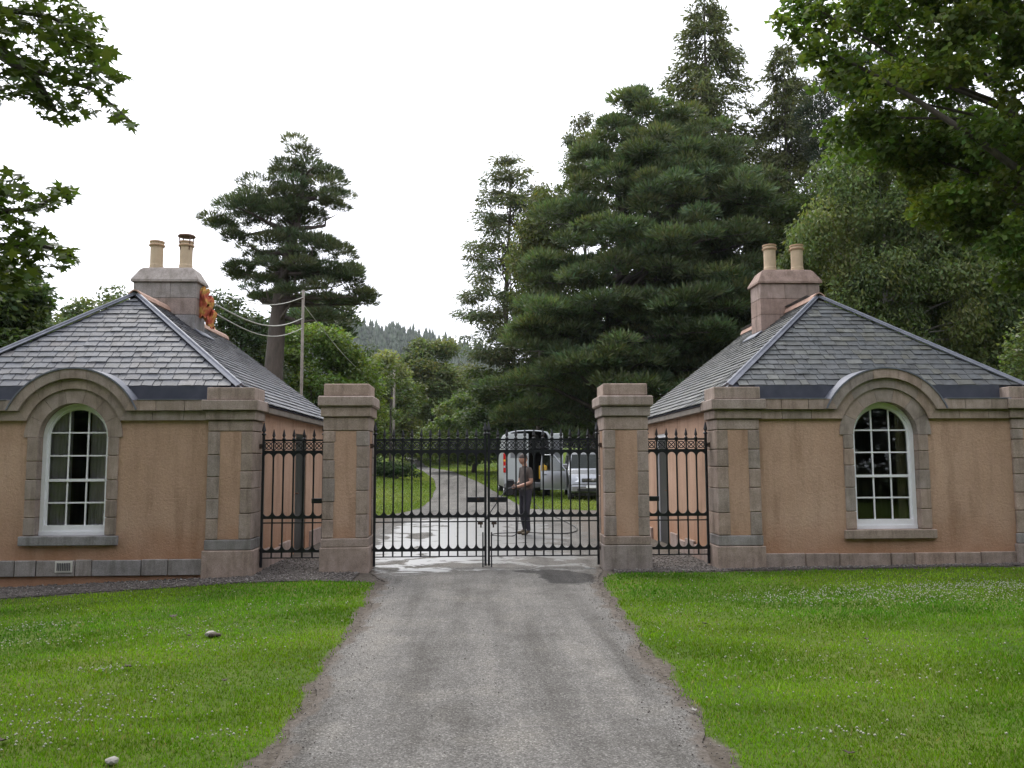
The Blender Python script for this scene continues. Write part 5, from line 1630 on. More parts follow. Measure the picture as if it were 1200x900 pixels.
def high_van(loc, rz):
    root = thing('high_roof_van', (0, 0, 0), 'tall white van with its back doors swung open, seen from behind', 'van')
    prof = [(1.0, .42), (1.03, .9), (1.02, 1.35), (.97, 2.0), (.90, 2.55), (.80, 2.70), (.5, 2.76), (0, 2.78)]
    prof = prof + [(-x, z) for x, z in reversed(prof[:-1])]
    secs = [(0.0, 1.0, 0), (.25, 1.0, 0), (3.9, 1.0, 0), (4.4, .86, 0), (5.0, .50, 0), (5.6, .42, 0), (5.75, .36, 0)]
    mb = MB()
    n = len(prof)
    for y, k, _ in secs:
        for x, z in prof: mb.v.append((x*(1 if y < 5 else .93), y, .42+(z-.42)*k))
    for i in range(len(secs)-1):
        for k in range(n-1): mb.f.append((i*n+k, i*n+k+1, (i+1)*n+k+1, (i+1)*n+k)); mb.mi.append(0)
        mb.f.append((i*n+n-1, i*n, (i+1)*n, (i+1)*n+n-1)); mb.mi.append(0)
    mb.f.append(tuple((len(secs)-1)*n+k for k in range(n))); mb.mi.append(0)
    body = mb.build('body', 'van_white', root, smooth=True)
    # rear frame round the load opening
    ins = [(x*.90, .62+(z-.42)*.90) for x, z in prof]
    fr2 = MB()
    for x, z in prof: fr2.v.append((x*.995, -.005, z))
    for x, z in ins: fr2.v.append((x, -.03, z))
    for x, z in ins: fr2.v.append((x, .1, z))
    for a in range(2):
        for k in range(n):
            j = (k+1) % n; fr2.f.append((a*n+k, a*n+j, a*n+n+j, a*n+n+k)); fr2.mi.append(0)
    fr2.build('rear_frame', 'van_white', root)
    ln_ = MB()
    for y in (.11, 3.2):
        for x, z in ins: ln_.v.append((x*.985, y, z))
    for k in range(n): ln_.f.append((k, (k+1) % n, n+(k+1) % n, n+k)); ln_.mi.append(0)
    ln_.f.append(tuple(n+k for k in range(n))); ln_.mi.append(0)
    ln_.build('cargo_lining', 'van_dark', root)
    def door(x0, x1, hinge, ang, label):
        d = MB(); d.bbox(x0, x1, -.09, -.04, .62, 2.62, .02)
        hx_ = x0 if hinge < 0 else x1
        o = d.build('rear_door', 'van_white', root, label=label)
        gw = MB(); gw.bbox(x0+.14, x1-.14, -.098, -.032, 1.62, 2.36, .01); g1 = gw.build('door_window', 'van_silver', o)
        hd = MB(); hd.box((x1 if hinge < 0 else x0)-.06*hinge*-1-.05, (x1 if hinge < 0 else x0)-.06*hinge*-1+.05, -.12, -.09, 1.2, 1.26); h1 = hd.build('handle', 'grey_plastic', o)
        # swing about the vertical hinge line
        piv = Vector((hx_, -.065, 0)); Rm = Matrix.Rotation(ang, 4, 'Z')
        T = Matrix.Translation(piv) @ Rm @ Matrix.Translation(-piv)
        c0 = WPOS[o.name].copy(); c1 = T @ c0
        o.location = c1; o.rotation_euler = (0, 0, ang)
        return o
    door(-.90, -.01, -1, R(-8), 'white closed rear door with window')
    door(.01, .90, 1, R(118), 'white rear door swung wide open')
    for sx_ in (-1, 1):
        tl_ = MB(); tl_.bbox(sx_*.985-.07, sx_*.985+.035, -.05, .06, 1.02, 1.82, .015); t0_ = tl_.build('tail_light', 'red_lens', root)
        for z in (1.26, 1.52):
            rl = MB(); rl.bbox(sx_*.985-.06, sx_*.985+.02, -.058, -.04, z-.04, z+.04, .008); rl.build('lens', 'clear_lens' if z < 1.4 else 'yellow_plastic', t0_)
        for y in (1.0, 4.7): wheel(root, sx_*.86, y, .35, .36, .24, sx_)
    bp = MB(); bp.bbox(-1.0, 1.0, -.14, .05, .38, .60, .04); bp.build('bumper', 'grey_plastic', root)
    ub = MB(); ub.box(-.8, .8, .3, 5.2, .28, .44); ub.build('chassis', 'van_dark', root)
    root.location = loc; root.rotation_euler = (0, 0, rz)
    return root
Yv = 34.4
high_van((2.02, Yv, gzf(2.0, Yv)-.005), R(2))

def silver_van(loc, rz):
    root = thing('silver_van', (0, 0, 0), 'silver people carrier facing the gate with driver door open', 'van')
    prof = [(.02, .32), (-.02, .62), (.04, .86), (.22, 1.02), (.95, 1.18), (1.62, 1.82), (2.0, 1.93), (4.2, 1.92), (4.62, 1.75), (4.72, 1.1), (4.74, .34)]
    def hw_(z): return .93 if z < 1.05 else .93-(z-1.05)*.20
    mb = MB(); n = len(prof)
    for s_ in (-1, 1):
        for y, z in prof: mb.v.append((s_*hw_(z)*(.9 if y < .1 else 1), y, z))
    for k in range(n): j = (k+1) % n; mb.f.append((k, j, n+j, n+k)); mb.mi.append(0)
    mb.f.append(tuple(range(n))); mb.mi.append(0); mb.f.append(tuple(reversed(range(n, 2*n)))); mb.mi.append(0)
    bevelled(mb, 'body', 'van_silver', root, .05, 3)
    def quad(pts, name, mat, parent=root, th=.012):
        a, b_, c_ = Vector(pts[0]), Vector(pts[1]), Vector(pts[2]); nn = (b_-a).cross(c_-a).normalized()*th
        e = MB(); e.add([Vector(p)-nn*.5 for p in pts] + [Vector(p)+nn for p in pts], [(3,2,1,0), (4,5,6,7), (0,1,5,4), (1,2,6,5), (2,3,7,6), (3,0,4,7)])
        return e.build(name, mat, parent)
    quad([(-.80, 1.03, 1.245), (.80, 1.03, 1.245), (.70, 1.60, 1.79), (-.70, 1.60, 1.79)], 'windscreen', 'window_dark', th=.02)
    for s_ in (-1, 1):
        quad([(s_*(hw_(1.2)+.004), 2.35, 1.2), (s_*(hw_(1.2)+.004), 3.3, 1.2), (s_*(hw_(1.75)+.004), 3.3, 1.75), (s_*(hw_(1.75)+.004), 2.3, 1.75)], 'side_window', 'window_dark')
        hl = MB(); hl.add([(s_*.50, .0, .72), (s_*.84, .06, .72), (s_*.88, .20, .92), (s_*.56, .10, .90), (s_*.50, .12, .72), (s_*.84, .2, .72), (s_*.88, .3, .92), (s_*.56, .22, .90)], [(0,1,2,3), (7,6,5,4), (0,4,5,1), (1,5,6,2), (2,6,7,3), (3,7,4,0)])
        hl.v = [(x, y-.03, z+.01) for x, y, z in hl.v]; hl.build('headlight', 'clear_lens', root)
        mr_ = MB(); mr_.bbox(s_*1.0-.11, s_*1.0+.11, 1.28, 1.40, 1.22, 1.42, .03); mr_.build('door_mirror', 'van_silver', root)
        for y in (.85, 3.75): wheel(root, s_*.80, y, .315, .325, .21, s_)
    gr2 = MB(); gr2.bbox(-.42, .42, -.06, .05, .74, .86, .015); gg = gr2.build('grille', 'van_dark', root)
    for k in range(2):
        sl_ = MB(); sl_.box(-.40, .40, -.068, -.055, .77+k*.045, .785+k*.045); sl_.build('grille_bar', 'rim_metal', gg)
    bd = MB(); bd.lathe([(.05, 0), (.055, .012), (.03, .02)], 0, 0, 14); bd.v = [(x, -.065-z, .80+y) for x, y, z in bd.v]; bd.build('badge', 'rim_metal', gg)
    bp = MB(); bp.bbox(-.84, .84, -.08, .1, .34, .60, .04); bp.build('bumper', 'van_silver', root)
    la = MB(); la.bbox(-.6, .6, -.088, -.06, .37, .47, .01); la.build('air_intake', 'van_dark', root)
    np_ = MB(); np_.bbox(-.26, .26, -.10, -.083, .50, .60, .004); np_.build('number_plate', 'white_paint', root)
    ub = MB(); ub.box(-.75, .75, .15, 4.6, .2, .35); ub.build('underbody', 'van_dark', root)
    # dark sheet on the closed body for the shaded doorway, then the door itself
    quad([(-.936, 1.20, .48), (-.936, 2.2, .48), (-.89, 2.2, 1.75), (-.89, 1.68, 1.75)], 'doorway_shade', 'van_dark', th=.006)
    d = MB(); d.bbox(-.97, -.93, 1.22, 2.28, .40, 1.16, .02)
    dr_ = bevelled(d, 'open_door', 'van_silver', root, .012, 1)
    fr3 = MB(); fr3.tube([(-.95, 1.24, 1.15), (-.87, 1.74, 1.78), (-.87, 2.2, 1.78), (-.95, 2.26, 1.15)], .035, 6); f1 = fr3.build('window_frame', 'van_silver', dr_)
    gl2 = MB(); gl2.add([(-.95, 1.26, 1.15), (-.95, 2.24, 1.15), (-.87, 2.18, 1.76), (-.87, 1.76, 1.76), (-.944, 1.26, 1.15), (-.944, 2.24, 1.15), (-.864, 2.18, 1.76), (-.864, 1.76, 1.76)], [(0,1,2,3), (7,6,5,4), (0,4,5,1), (1,5,6,2), (2,6,7,3), (3,7,4,0)]); gl2.build('window_glass', 'pane_glass', dr_)
    hd = MB(); hd.bbox(-1.0, -.97, 2.02, 2.2, .98, 1.02, .008); hd.build('handle', 'grey_plastic', dr_)
    piv = Vector((-.95, 1.22, 0)); T = Matrix.Translation(piv) @ Matrix.Rotation(R(78), 4, 'Z') @ Matrix.Translation(-piv)
    dr_.location = T @ WPOS[dr_.name]; dr_.rotation_euler = (0, 0, R(78))
    root.location = loc; root.rotation_euler = (0, 0, rz)
silver_van((4.34, 31.9, gzf(4.3, 32)-.005), R(-3))
e = MB(); e.lathe([(.16, 0), (.175, .03), (.175, .5), (.15, .56), (.06, .58), (.06, .63)], 2.62, Yv+.05, 18); e.v = [(x, y, z+gzf(2, Yv)+.74) for x, y, z in e.v]
yd = e.build('yellow_drum', 'yellow_plastic', None, smooth=True); props(yd, 'small yellow drum standing in the open back of the tall white van', 'drum')

# ------------------------------------------------------------------ the man with the lance
def skinned(name, verts, edges, root_i, sub=2):
    me = bpy.data.meshes.new(name)
    me.from_pydata([v[0] for v in verts], edges, [])
    ob = bpy.data.objects.new(name, me); col.objects.link(ob)
    md = ob.modifiers.new('s', 'SKIN'); md.use_smooth_shade = True
    sv = me.skin_vertices[0].data if me.skin_vertices else None
    if sv is None:
        bm = bmesh.new(); bm.from_mesh(me); lay = bm.verts.layers.skin.verify(); bm.to_mesh(me); bm.free()
        sv = me.skin_vertices[0].data
    for i, v in enumerate(verts):
        sv[i].radius = v[1] if isinstance(v[1], tuple) else (v[1], v[1]); sv[i].use_root = (i == root_i)
    md2 = ob.modifiers.new('d', 'SUBSURF'); md2.levels = sub; md2.render_levels = sub
    dg = bpy.context.evaluated_depsgraph_get()
    out = bpy.data.meshes.new_from_object(ob.evaluated_get(dg))
    bpy.data.objects.remove(ob)
    return out
def man():
    P = [((0, .01, .97), (.175, .135)), ((0, .02, 1.15), (.17, .14)), ((0, .015, 1.33), (.19, .14)), ((0, .0, 1.465), (.10, .075)), ((0, -.015, 1.53), .056), ((0, -.03, 1.60), .055),
         ((.10, .01, .90), .108), ((.115, -.03, .50), .076), ((.12, .02, .10), .048), ((.125, -.06, .045), .042), ((.13, -.16, .038), .036),
         ((-.10, .01, .90), .108), ((-.13, -.01, .50), .076), ((-.15, .05, .10), .048), ((-.155, -.03, .045), .042), ((-.165, -.13, .038), .036),
         ((.19, .01, 1.425), .07), ((.255, .03, 1.15), .047), ((.16, -.24, 1.06), .034), ((.12, -.32, 1.05), .030),
         ((-.19, .01, 1.425), .07), ((-.265, .0, 1.15), .047), ((-.12, -.22, 1.02), .034), ((-.04, -.30, 1.02), .030)]
    E_ = [(0,1),(1,2),(2,3),(3,4),(4,5),(0,6),(6,7),(7,8),(8,9),(9,10),(0,11),(11,12),(12,13),(13,14),(14,15),(2,16),(16,17),(17,18),(18,19),(2,20),(20,21),(21,22),(22,23)]
    me = skinned('body', P, E_, 0)
    bm = bmesh.new(); bm.from_mesh(me)
    # head: skull, jaw, nose, ears in the same mesh
    r_ = bmesh.ops.create_icosphere(bm, subdivisions=3, radius=1.0)
    for v in r_['verts']:
        x, y, z = v.co
        w_ = .076*(1-.18*max(0, -z)); d_ = .098
        yy_ = y*d_ - .015*max(0, -z)
        if y < -.80 and abs(x) < .28 and -.30 < z < .22: yy_ -= .024*(1-abs(x)/.28)*(1-abs(z+.12)/.34 if abs(z+.12) < .34 else 0)
        if y < -.5 and .05 < z < .3 and .2 < abs(x) < .6: yy_ += .008
        if abs(x) > .9 and abs(z) < .3 and -.1 < y < .4: w_ *= 1.14
        v.co = Vector((x*w_, yy_-.045, 1.655 + z*.118))
    # fingers: five tapered, curled, rooted in each palm
    for (wx, wy, wz, sx_) in ((.12, -.32, 1.05, 1), (-.04, -.30, 1.02, -1)):
        for k in range(5):
            mb = MB()
            off = (k-1.5)*.018
            ln_ = (.072, .082, .078, .062, .05)[k]
            if k < 4: pts = [(wx-sx_*.01, wy+.005, wz+off), (wx-sx_*.02, wy-ln_*.6, wz+off), (wx-sx_*.045, wy-ln_*.75, wz+off-.004), (wx-sx_*.055, wy-ln_*.4, wz+off-.006)]
            else: pts = [(wx, wy+.02, wz+.03), (wx-sx_*.02, wy-.01, wz+.055), (wx-sx_*.045, wy-.035, wz+.052)]
            mb.tube(pts, [.0095, .009, .008, .006][:len(pts)], 6)
            vs_ = [bm.verts.new(p) for p in mb.v]
            for f in mb.f:
                try: bm.faces.new([vs_[i] for i in f])
                except ValueError: pass
    bm.normal_update()
    for m_ in ('skin', 'tshirt', 'trousers', 'boots', 'hair'): pass
    bm.to_mesh(me); bm.free()
    me.materials.clear()
    for m_ in ('skin', 'tshirt', 'trousers', 'boots'): me.materials.append(M[m_])
    for p in me.polygons:
        c = p.center
        if c.z < .105: k = 3
        elif c.z < .985 and abs(c.x) < .24 and c.y > -.2: k = 2
        elif c.z > 1.50: k = 0
        elif abs(c.x) > .205 and c.z < 1.24: k = 0
        elif c.y < -.135 and c.z < 1.2: k = 0
        else: k = 1
        p.material_index = k; p.use_smooth = True
    root = thing('person', (0, 0, 0), 'man in brown T-shirt and dark trousers holding a washing lance', 'person')
    o = bpy.data.objects.new('body', me); link(o, root, Vector((0, 0, 0)))
    # cropped hair as a cap over the skull
    hb = MB()
    n = 14
    for i in range(6):
        ph = PI/2*(i/5)
        for k in range(n):
            th = 2*PI*k/n
            low = 1.0
            zz_ = math.cos(ph*.98)
            y_ = math.sin(th)*math.sin(ph); x_ = math.cos(th)*math.sin(ph)
            drop = -.30*max(0, math.sin(th))*(i == 5)
            hb.v.append((x_*.080, y_*.102-.043, 1.672+(zz_+drop)*.108))
    for i in range(5):
        for k in range(n):
            j = (k+1) % n; hb.f.append((i*n+k, i*n+j, (i+1)*n+j, (i+1)*n+k)); hb.mi.append(0)
    hb.build('hair', 'hair', root, smooth=True)
    bl = MB(); bl.v = []
    bl.tube([(math.cos(a)*.176, .012+math.sin(a)*.14, .99) for a in np.linspace(0, 2*PI, 21)], .018, 5, False); bl.build('belt', 'rubber', root)
    mx, my = 1.0, 18.35
    zg = gzf(mx, my)+.018
    root.location = (mx, my, zg); root.rotation_euler = (0, 0, R(-68))
    bpy.context.view_layer.update()
    Mw = root.matrix_world
    W_ = lambda x, y, z: Mw @ Vector((x, y, z))
    # pressure washer lance held in both hands
    lr_ = thing('pressure_lance', W_(.04, -.40, 1.0), 'black pressure washing lance in the hands of the man', 'tool')
    a = MB(); a.tube([W_(.10, -.16, 1.0), W_(.09, -.30, 1.06), W_(.04, -.44, 1.02)], [.035, .045, .035], 8); a.build('grip', 'grey_plastic', lr_)
    a = MB(); a.tube([W_(.09, -.30, 1.05), W_(.085, -.285, .86)], [.03, .025], 8); a.build('trigger_handle', 'rubber', lr_)
    a = MB(); a.tube([W_(.04, -.44, 1.02), W_(.0, -.62, .80), W_(-.04, -.86, .46)], [.016, .012, .011], 8); a.build('wand', 'black_iron', lr_)
    a = MB(); a.tube([W_(-.04, -.86, .46), W_(-.05, -.92, .37)], [.028, .03], 8); a.build('nozzle', 'black_iron', lr_)
    a = MB(); c = W_(.05, -.36, 1.1); a.bbox(c.x-.10, c.x+.06, c.y-.05, c.y+.05, c.z-.22, c.z+.12, .03); a.build('spray_bottle', 'van_dark', lr_)
    # its hose
    h0 = W_(.085, -.285, .86)
    pts = [h0, h0+Vector((.05, 0, -.3)), Vector((h0.x+.05, h0.y-.15, zg+.35)), Vector((h0.x+.0, h0.y-.3, zg+.06)), Vector((mx-.45, my-.45, zg+.02)), Vector((mx-.75, my-.2, zg+.02)), Vector((mx-.55, my+.25, zg+.02)), Vector((mx+.1, my+.35, zg+.02)), Vector((mx+.9, my+.1, zg+.02)), Vector((mx+1.3, my+1.5, zg+.02)), Vector((mx+1.2, my+5, zg+.02)), Vector((mx+1.0, my+9, zg+.04)), Vector((2.0, 34.0, gzf(2, 34)+.03))]
    sm = []
    for i in range(len(pts)-1):
        p0, p1, p2, p3 = pts[max(i-1, 0)], pts[i], pts[i+1], pts[min(i+2, len(pts)-1)]
        for q in range(6):
            t_ = q/6
            sm.append(.5*((2*p1)+(p2-p0)*t_+(2*p0-5*p1+4*p2-p3)*t_*t_+(3*p1-p0-3*p2+p3)*t_**3))
    sm.append(pts[-1])
    hs2 = MB(); hs2.tube(sm, .013, 6); o = hs2.build('hose', 'cable_dark', None, smooth=True); props(o, 'thin dark hose trailing over the wet ground from the lance', 'hose')
man()

# ------------------------------------------------------------------ poles, wires, cloth
def pole(qx, qt, Y, r_, label):
    t0 = at_y(qx, qt, Y); bz = gzf(t0.x, Y)
    root = thing('utility_pole', (t0.x, Y, bz), label, 'pole', 'wooden utility poles')
    a = MB(); a.tube([(t0.x, Y, bz-.3), (t0.x, Y, t0.z)], [r_, r_*.8], 10); a.build('post', 'pole_wood', root, smooth=True)
    a = MB(); a.tube([(t0.x-.02, Y-.1, t0.z-.3), (t0.x+.02, Y+.1, t0.z-.3)], .03, 6); a.build('bracket', 'rust', root)
    return t0
p1 = pole(355.5, 340, 29.0, .06, 'grey wooden utility pole beside the lone pine')
p2 = pole(462, 433, 74.0, .12, 'far wooden utility pole at the bend of the drive')
def wire(a, b_, sag, r_, mat, label, name='cable'):
    pts = curve(a, b_, -sag, 18)
    o = MB(); o.tube(pts, r_, 6); o = o.build(name, mat, None, smooth=True)
    props(o, label, 'cable', 'cables strung to the pole')
cxf = CXL+.585
wire((cxf+.05, 15.95, 4.98), p1+Vector((0, 0, -.25)), .30, .012, 'cable_white', 'pale cable from the orange cloth to the pole, topmost of three')
wire((cxf+.07, 15.95, 4.78), p1+Vector((0, 0, -1.0)), .40, .017, 'cable_white', 'pale cable from the orange cloth to the pole, middle of three')
wire((cxf+.09, 15.95, 4.60), p1+Vector((0, 0, -1.35)), .42, .013, 'cable_white', 'pale cable from the orange cloth to the pole, lowest of three')
wire(p1+Vector((0, 0, -.5)), p2+Vector((0, 0, -.3)), 1.4, .014, 'cable_white', 'long thin wire from the near pole to the far pole')
def cloth():
    root = thing('warning_cloth', (cxf+.12, 15.92, 4.3), 'crumpled orange and yellow cloth hanging on the lodge chimney', 'cloth')
    g = np.random.default_rng(3)
    for i, (dx, dy, z0, z1, w0, w1) in enumerate(((.07, -.02, 5.0, 4.40, .07, .11), (.15, .03, 4.84, 4.26, .06, .10), (.05, .08, 4.92, 4.50, .07, .08), (.24, .0, 4.56, 4.20, .05, .06), (.13, -.06, 4.95, 4.62, .05, .08))):
        mb = MB(); n, m_ = 22, 14
        ph = g.uniform(0, 6, 4)
        for j in range(m_+1):
            t_ = j/m_; z = z0+(z1-z0)*t_
            w_ = (w0+(w1-w0)*t_)*(.35+.65*min(1, t_*5))*(1-.35*max(0, t_-.8)/.2)
            for k in range(n):
                th = 2*PI*k/n
                r_ = w_*(1+.42*math.sin(5*th+ph[0]+t_*3)+.22*math.sin(9*th+ph[1]-t_*5)+.1*math.sin(t_*14+ph[2]+2*th))
                mb.v.append((cxf+dx+r_*math.cos(th)*.85+.03*math.sin(t_*7+ph[3]), 15.92+dy+r_*math.sin(th)*.6, z+.03*math.sin(3*th+ph[2])*t_))
        for j in range(m_):
            for k in range(n):
                q = (k+1) % n; mb.f.append((j*n+k, j*n+q, (j+1)*n+q, (j+1)*n+k)); mb.mi.append(0)
        mb.f.append(tuple(range(n))); mb.mi.append(0); mb.f.append(tuple(m_*n+k for k in reversed(range(n)))); mb.mi.append(0)
        mb.build('cloth_fold', 'orange_cloth', root, smooth=True)
cloth()

# ------------------------------------------------------------------ lawns
def scatter_grass():
    Vs, Fs, Cs = [], [], []
    g = np.random.default_rng(12)
    cnt = 0
    bands = [(3.2, 4.6, 5200, .0042), (4.6, 6.2, 4400, .0048), (6.2, 8.2, 2900, .006), (8.2, 10.4, 1900, .0075), (10.4, 12.6, 1300, .009)]
    for y0, y1, dens, bw in bands:
        x0, x1 = -.62*y1-1.9, .70*y1+2.3
        n = int((x1-x0)*(y1-y0)*dens)
        x = g.uniform(x0, x1, n); y = g.uniform(y0, y1, n)
        keep = g.uniform(size=n) < lawn_mask(x, y)*np.clip(.45+fbm(x*2.2, y*2.2, 40)*1.1, .3, 1)
        x, y = x[keep], y[keep]; n = len(x)
        z = gz(x, y)
        tuft = fbm(x*1.4, y*1.4, 44); tuft2 = fbm(x*.45+7, y*.45, 47)
        h = (.009+.022*tuft**1.3+.012*g.uniform(size=n)+.028*(g.uniform(size=n) > .985))*(.8+.5*np.clip(fbm(x*.35, y*1.6, 61), 0, 1))
        th = g.uniform(0, 2*PI, n); ln_ = h*g.uniform(.1, .9, n)
        a2 = g.uniform(0, 2*PI, n)
        w_ = bw*g.uniform(.6, 1.3, n)
        bx_, by_ = np.cos(th)*w_, np.sin(th)*w_
        tx, ty = x+np.cos(a2)*ln_, y+np.sin(a2)*ln_
        V = np.stack([np.stack([x-bx_, y-by_, z-.004], -1), np.stack([x+bx_, y+by_, z-.004], -1), np.stack([tx, ty, z+h], -1)], 1).reshape(-1, 3)
        k = np.clip((tuft2-.30)/.35, 0, 1)[:, None]
        c0 = np.array((0.070, 0.190, 0.008)); c1 = np.array((0.180, 0.305, 0.016)); c2 = np.array((0.27, 0.26, 0.10))
        c = c0*(1-k)+c1*k
        dry = (g.uniform(size=n) < .05+.10*np.clip(fbm(x*.9, y*.9, 55)-.5, 0, 1))[:, None]
        c = np.where(dry, c2, c)*(1+g.normal(size=(n, 1))*.2)
        c = c*(.78+.5*np.clip((fbm(x*.8, y*2.4, 71)-.28)/.4, 0, 1))[:, None]
        c = np.clip(c*(1+g.normal(size=(n, 3))*.05), .006, .5)
        Vs.append(V); Cs.append(np.repeat(c, 3, 0)); Fs.append(np.arange(n*3).reshape(n, 3)+cnt); cnt += n*3
    V = np.concatenate(Vs)
    TRI[0] += len(V)//3
    o = np_mesh('grass', V, np.concatenate(Fs), 'blade', colors=np.concatenate(Cs))
    props(o, 'mown green lawn on both sides of the drive before the gate', 'grass', kind='stuff')
scatter_grass()
def far_grass():
    g = np.random.default_rng(14)
    n = 130000
    y = 24+ (g.uniform(size=n)**1.4)*75; x = g.uniform(-1, 1, n)*(4+y*.16)
    keep = lawn_mask(x, y) > .5
    x, y = x[keep], y[keep]; n = len(x); z = gz(x, y)
    h = g.uniform(.02, .06, n)*(1+.6*fbm(x*.4, y*.4, 9)); th = g.uniform(0, 2*PI, n); w_ = .012+y*.0006
    V = np.stack([np.stack([x-np.cos(th)*w_, y-np.sin(th)*w_, z-.01], -1), np.stack([x+np.cos(th)*w_, y+np.sin(th)*w_, z-.01], -1), np.stack([x+g.normal(size=n)*.03, y+g.normal(size=n)*.03, z+h], -1)], 1).reshape(-1, 3)
    k = np.clip((fbm(x*.2, y*.2, 47)-.30)/.35, 0, 1)[:, None]
    c = np.array((0.15, 0.22, 0.035))*(1-k)+np.array((0.22, 0.26, 0.07))*k
    c = np.clip(c*(1+g.normal(size=(n, 1))*.2), .006, .5)
    o = np_mesh('grass', V, np.arange(n*3).reshape(n, 3), 'blade', colors=np.repeat(c, 3, 0))
    TRI[0] += n
    props(o, 'rough grass beyond the gate along the bending drive', 'grass', kind='stuff')
far_grass()
def clover():
    g = np.random.default_rng(15)
    xs_, ys_ = [], []
    def patch(x, y, rx, ry, n): xs_.append(x+g.normal(size=n)*rx); ys_.append(y+g.normal(size=n)*ry)
    def onground(qx, qy):
        d = ray(qx, qy); t_ = -CAM_H/d.z
        return d.x*t_, d.y*t_
    for qx, qy, rx, ry, n in ((1150,692,1.0,.22,800),(1020,702,.9,.28,600),(930,705,.5,.2,80),(1180,705,.7,.3,160),(830,720,.4,.25,40),(790,745,.4,.3,40),(900,790,.7,.35,60),(980,865,.22,.06,40),(1100,820,.8,.4,50),(1000,760,.9,.4,60),
                              (40,728,.35,.12,90),(210,742,.35,.16,70),(35,748,.3,.1,40),(130,785,.15,.07,40),(235,760,.3,.15,50),(100,850,.22,.05,36),(60,830,.4,.2,60),(190,825,.4,.2,40),(250,868,.2,.06,24),(330,712,.4,.2,40),(20,870,.3,.15,40)):
        x, y = onground(qx, qy); patch(x, y, rx, ry, n)
    n = 700; xs_.append(g.uniform(-8, 9, n)); ys_.append(g.uniform(4, 11.8, n))
    x, y = np.concatenate(xs_), np.concatenate(ys_)
    k = (lawn_mask(x, y) > .9) & (y < 11.9); x, y = x[k], y[k]; n = len(x)
    s_ = g.uniform(.005, .0105, n); z = gz(x, y)+g.uniform(.028, .05, n)
    ang = np.arange(6)*PI/3
    ring = np.stack([x[:, None]+np.cos(ang)*s_[:, None], y[:, None]+np.sin(ang)*s_[:, None], np.repeat(z[:, None], 6, 1)], -1)
    tip = np.stack([x, y, z+s_*.9], -1)[:, None]; bot = np.stack([x, y, z-s_*.6], -1)[:, None]
    V = np.concatenate([ring, tip, bot], 1).reshape(-1, 3)
    q = np.arange(6)
    tri = np.concatenate([np.stack([q, (q+1) % 6, np.full(6, 6)], -1), np.stack([(q+1) % 6, q, np.full(6, 7)], -1)])
    F = (tri[None]+(np.arange(n)*8)[:, None, None]).reshape(-1, 3)
    c = np.array((.46, .46, .38))*(1+g.normal(size=(n, 1))*.08)
    o = np_mesh('clover_flowers', V, F, 'petal', colors=np.repeat(np.clip(c, 0, .8), 8, 0))
    props(o, 'white clover heads sprinkled over the mown lawn', 'flowers', kind='stuff')
    return onground
onground = clover()

# ------------------------------------------------------------------ litter on the grass
def dead_leaf(qx, qy, s_, rz, label, mat='dead_leaf'):
    x, y = onground(qx, qy); z = gzf(x, y)
    star = [(math.cos(R(a))*r_, math.sin(R(a))*r_) for a, r_ in [(-90, .2), (-50, .4), (-20, .75), (10, .45), (40, 1.0), (65, .55), (90, 1.1), (115, .55), (140, 1.0), (170, .45), (200, .75), (230, .4)]]
    mb = MB(); n = len(star)
    for lay in (0, 1):
        for a, b_ in star:
            c_, d_ = math.cos(rz), math.sin(rz)
            h = .35*a*a + .15*b_
            mb.v.append((x+s_*(a*c_-b_*d_), y+s_*(a*d_+b_*c_), z+.028+s_*h+lay*.003))
        mb.v.append((x, y, z+.022+lay*.003))
    for k in range(n):
        j = (k+1) % n
        mb.f += [(k, j, n), (n+1+j, n+1+k, 2*n+1), (j, k, n+1+k, n+1+j)]; mb.mi += [0, 0, 0]
    o = mb.build('fallen_leaf', mat, None); props(o, label, 'leaf', 'leaves fallen on the lawns')
dead_leaf(203, 722, .06, .4, 'dark curled leaf on the lawn close before the vented base course')
dead_leaf(222, 747, .035, 1.4, 'small dark leaf fragment beside the pale stone')
dead_leaf(152, 783, .05, 2.2, 'brown leaf amid clover on the orange-cloth lodge lawn')
dead_leaf(263, 802, .03, .1, 'tiny dark leaf out on the orange-cloth lodge lawn, halfway to the drive')
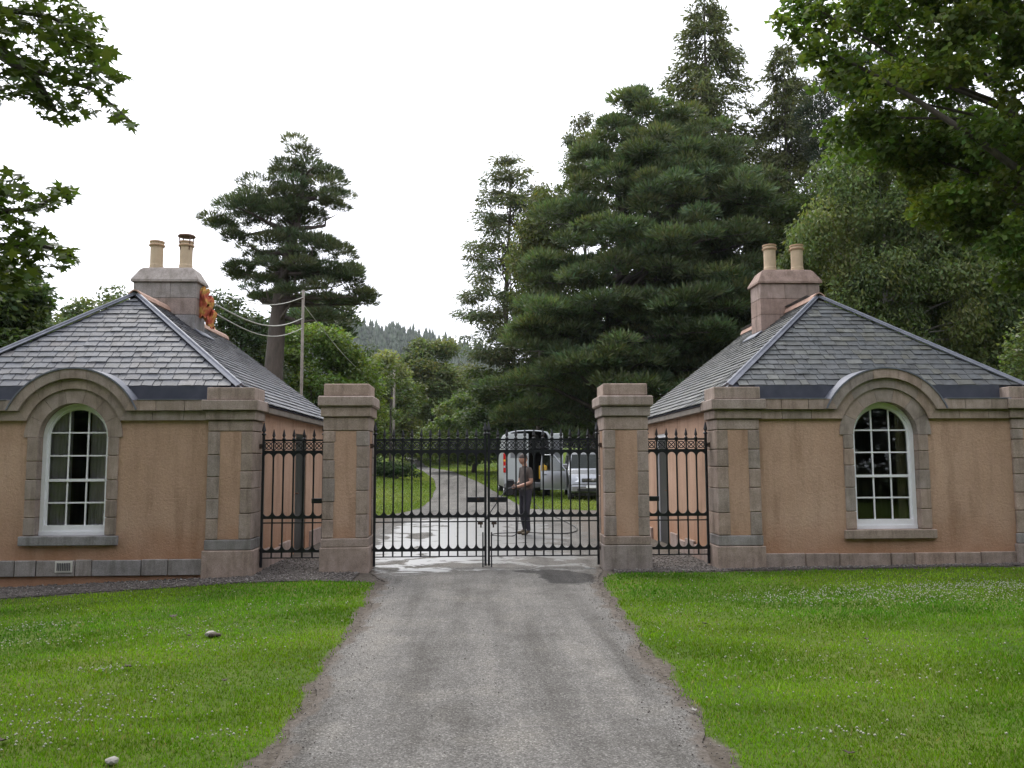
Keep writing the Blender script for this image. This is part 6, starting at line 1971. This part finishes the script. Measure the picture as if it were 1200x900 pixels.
dead_leaf(4, 870, .05, 3.0, 'dark leaf far out from the orange-cloth lodge, at its lawn corner')
dead_leaf(827, 734, .04, 1.9, 'dark leaf on the bare-chimney lodge lawn near the drive')
dead_leaf(1016, 753, .035, .8, 'small brown leaf below the clover band of the bare-chimney lodge lawn')
dead_leaf(996, 888, .045, 2.6, 'dark leaf on the lawn below a tight clump of clover')
dead_leaf(814, 838, .035, 1.1, 'pale dry leaf on the bare soil at the drive edge', 'bone')
def pebble(qx, qy, s_, label, mat, seed):
    x, y = onground(qx, qy); z = gzf(x, y)
    bm = bmesh.new(); bmesh.ops.create_icosphere(bm, subdivisions=2, radius=1)
    g = np.random.default_rng(seed)
    for v in bm.verts:
        k = 1+.18*math.sin(v.co.x*3+seed)+.1*g.normal()*.5
        v.co = Vector((v.co.x*s_*1.3*k, v.co.y*s_*k, v.co.z*s_*.6*k))
    me = bpy.data.meshes.new('stone'); bm.to_mesh(me); bm.free(); me.materials.append(M[mat])
    o = bpy.data.objects.new('stone', me); link(o, None, Vector((x, y, z+s_*.35+.012))); props(o, label, 'stone', 'stones on the lawn')
pebble(247, 746, .045, 'pale rounded stone lying on the lawn before the orange-cloth lodge', 'bone', 2)
pebble(252, 747, .040, 'dark stone touching the pale rounded stone on the lawn', 'dead_leaf', 4)
pebble(130, 897, .032, 'flat pale stone sunk in the lawn far out from the lodge', 'bone', 7)

# ------------------------------------------------------------------ damp air over the valley
HAZE = 0.00014
if HAZE:
    m = bpy.data.materials.new('haze'); m.use_nodes = True
    t = m.node_tree; t.nodes.clear()
    o_ = t.nodes.new('ShaderNodeOutputMaterial'); pv = t.nodes.new('ShaderNodeVolumePrincipled')
    pv.inputs['Color'].default_value = (0.86, 0.90, 0.96, 1); pv.inputs['Density'].default_value = HAZE
    t.links.new(pv.outputs[0], o_.inputs['Volume'])
    M['haze'] = m
    hzb = MB(); hzb.box(-960, 760, -62, 1510, -8, 215)
    o = hzb.build('haze', 'haze', None); props(o, 'thin pale haze lying over the whole valley', 'haze', kind='stuff')
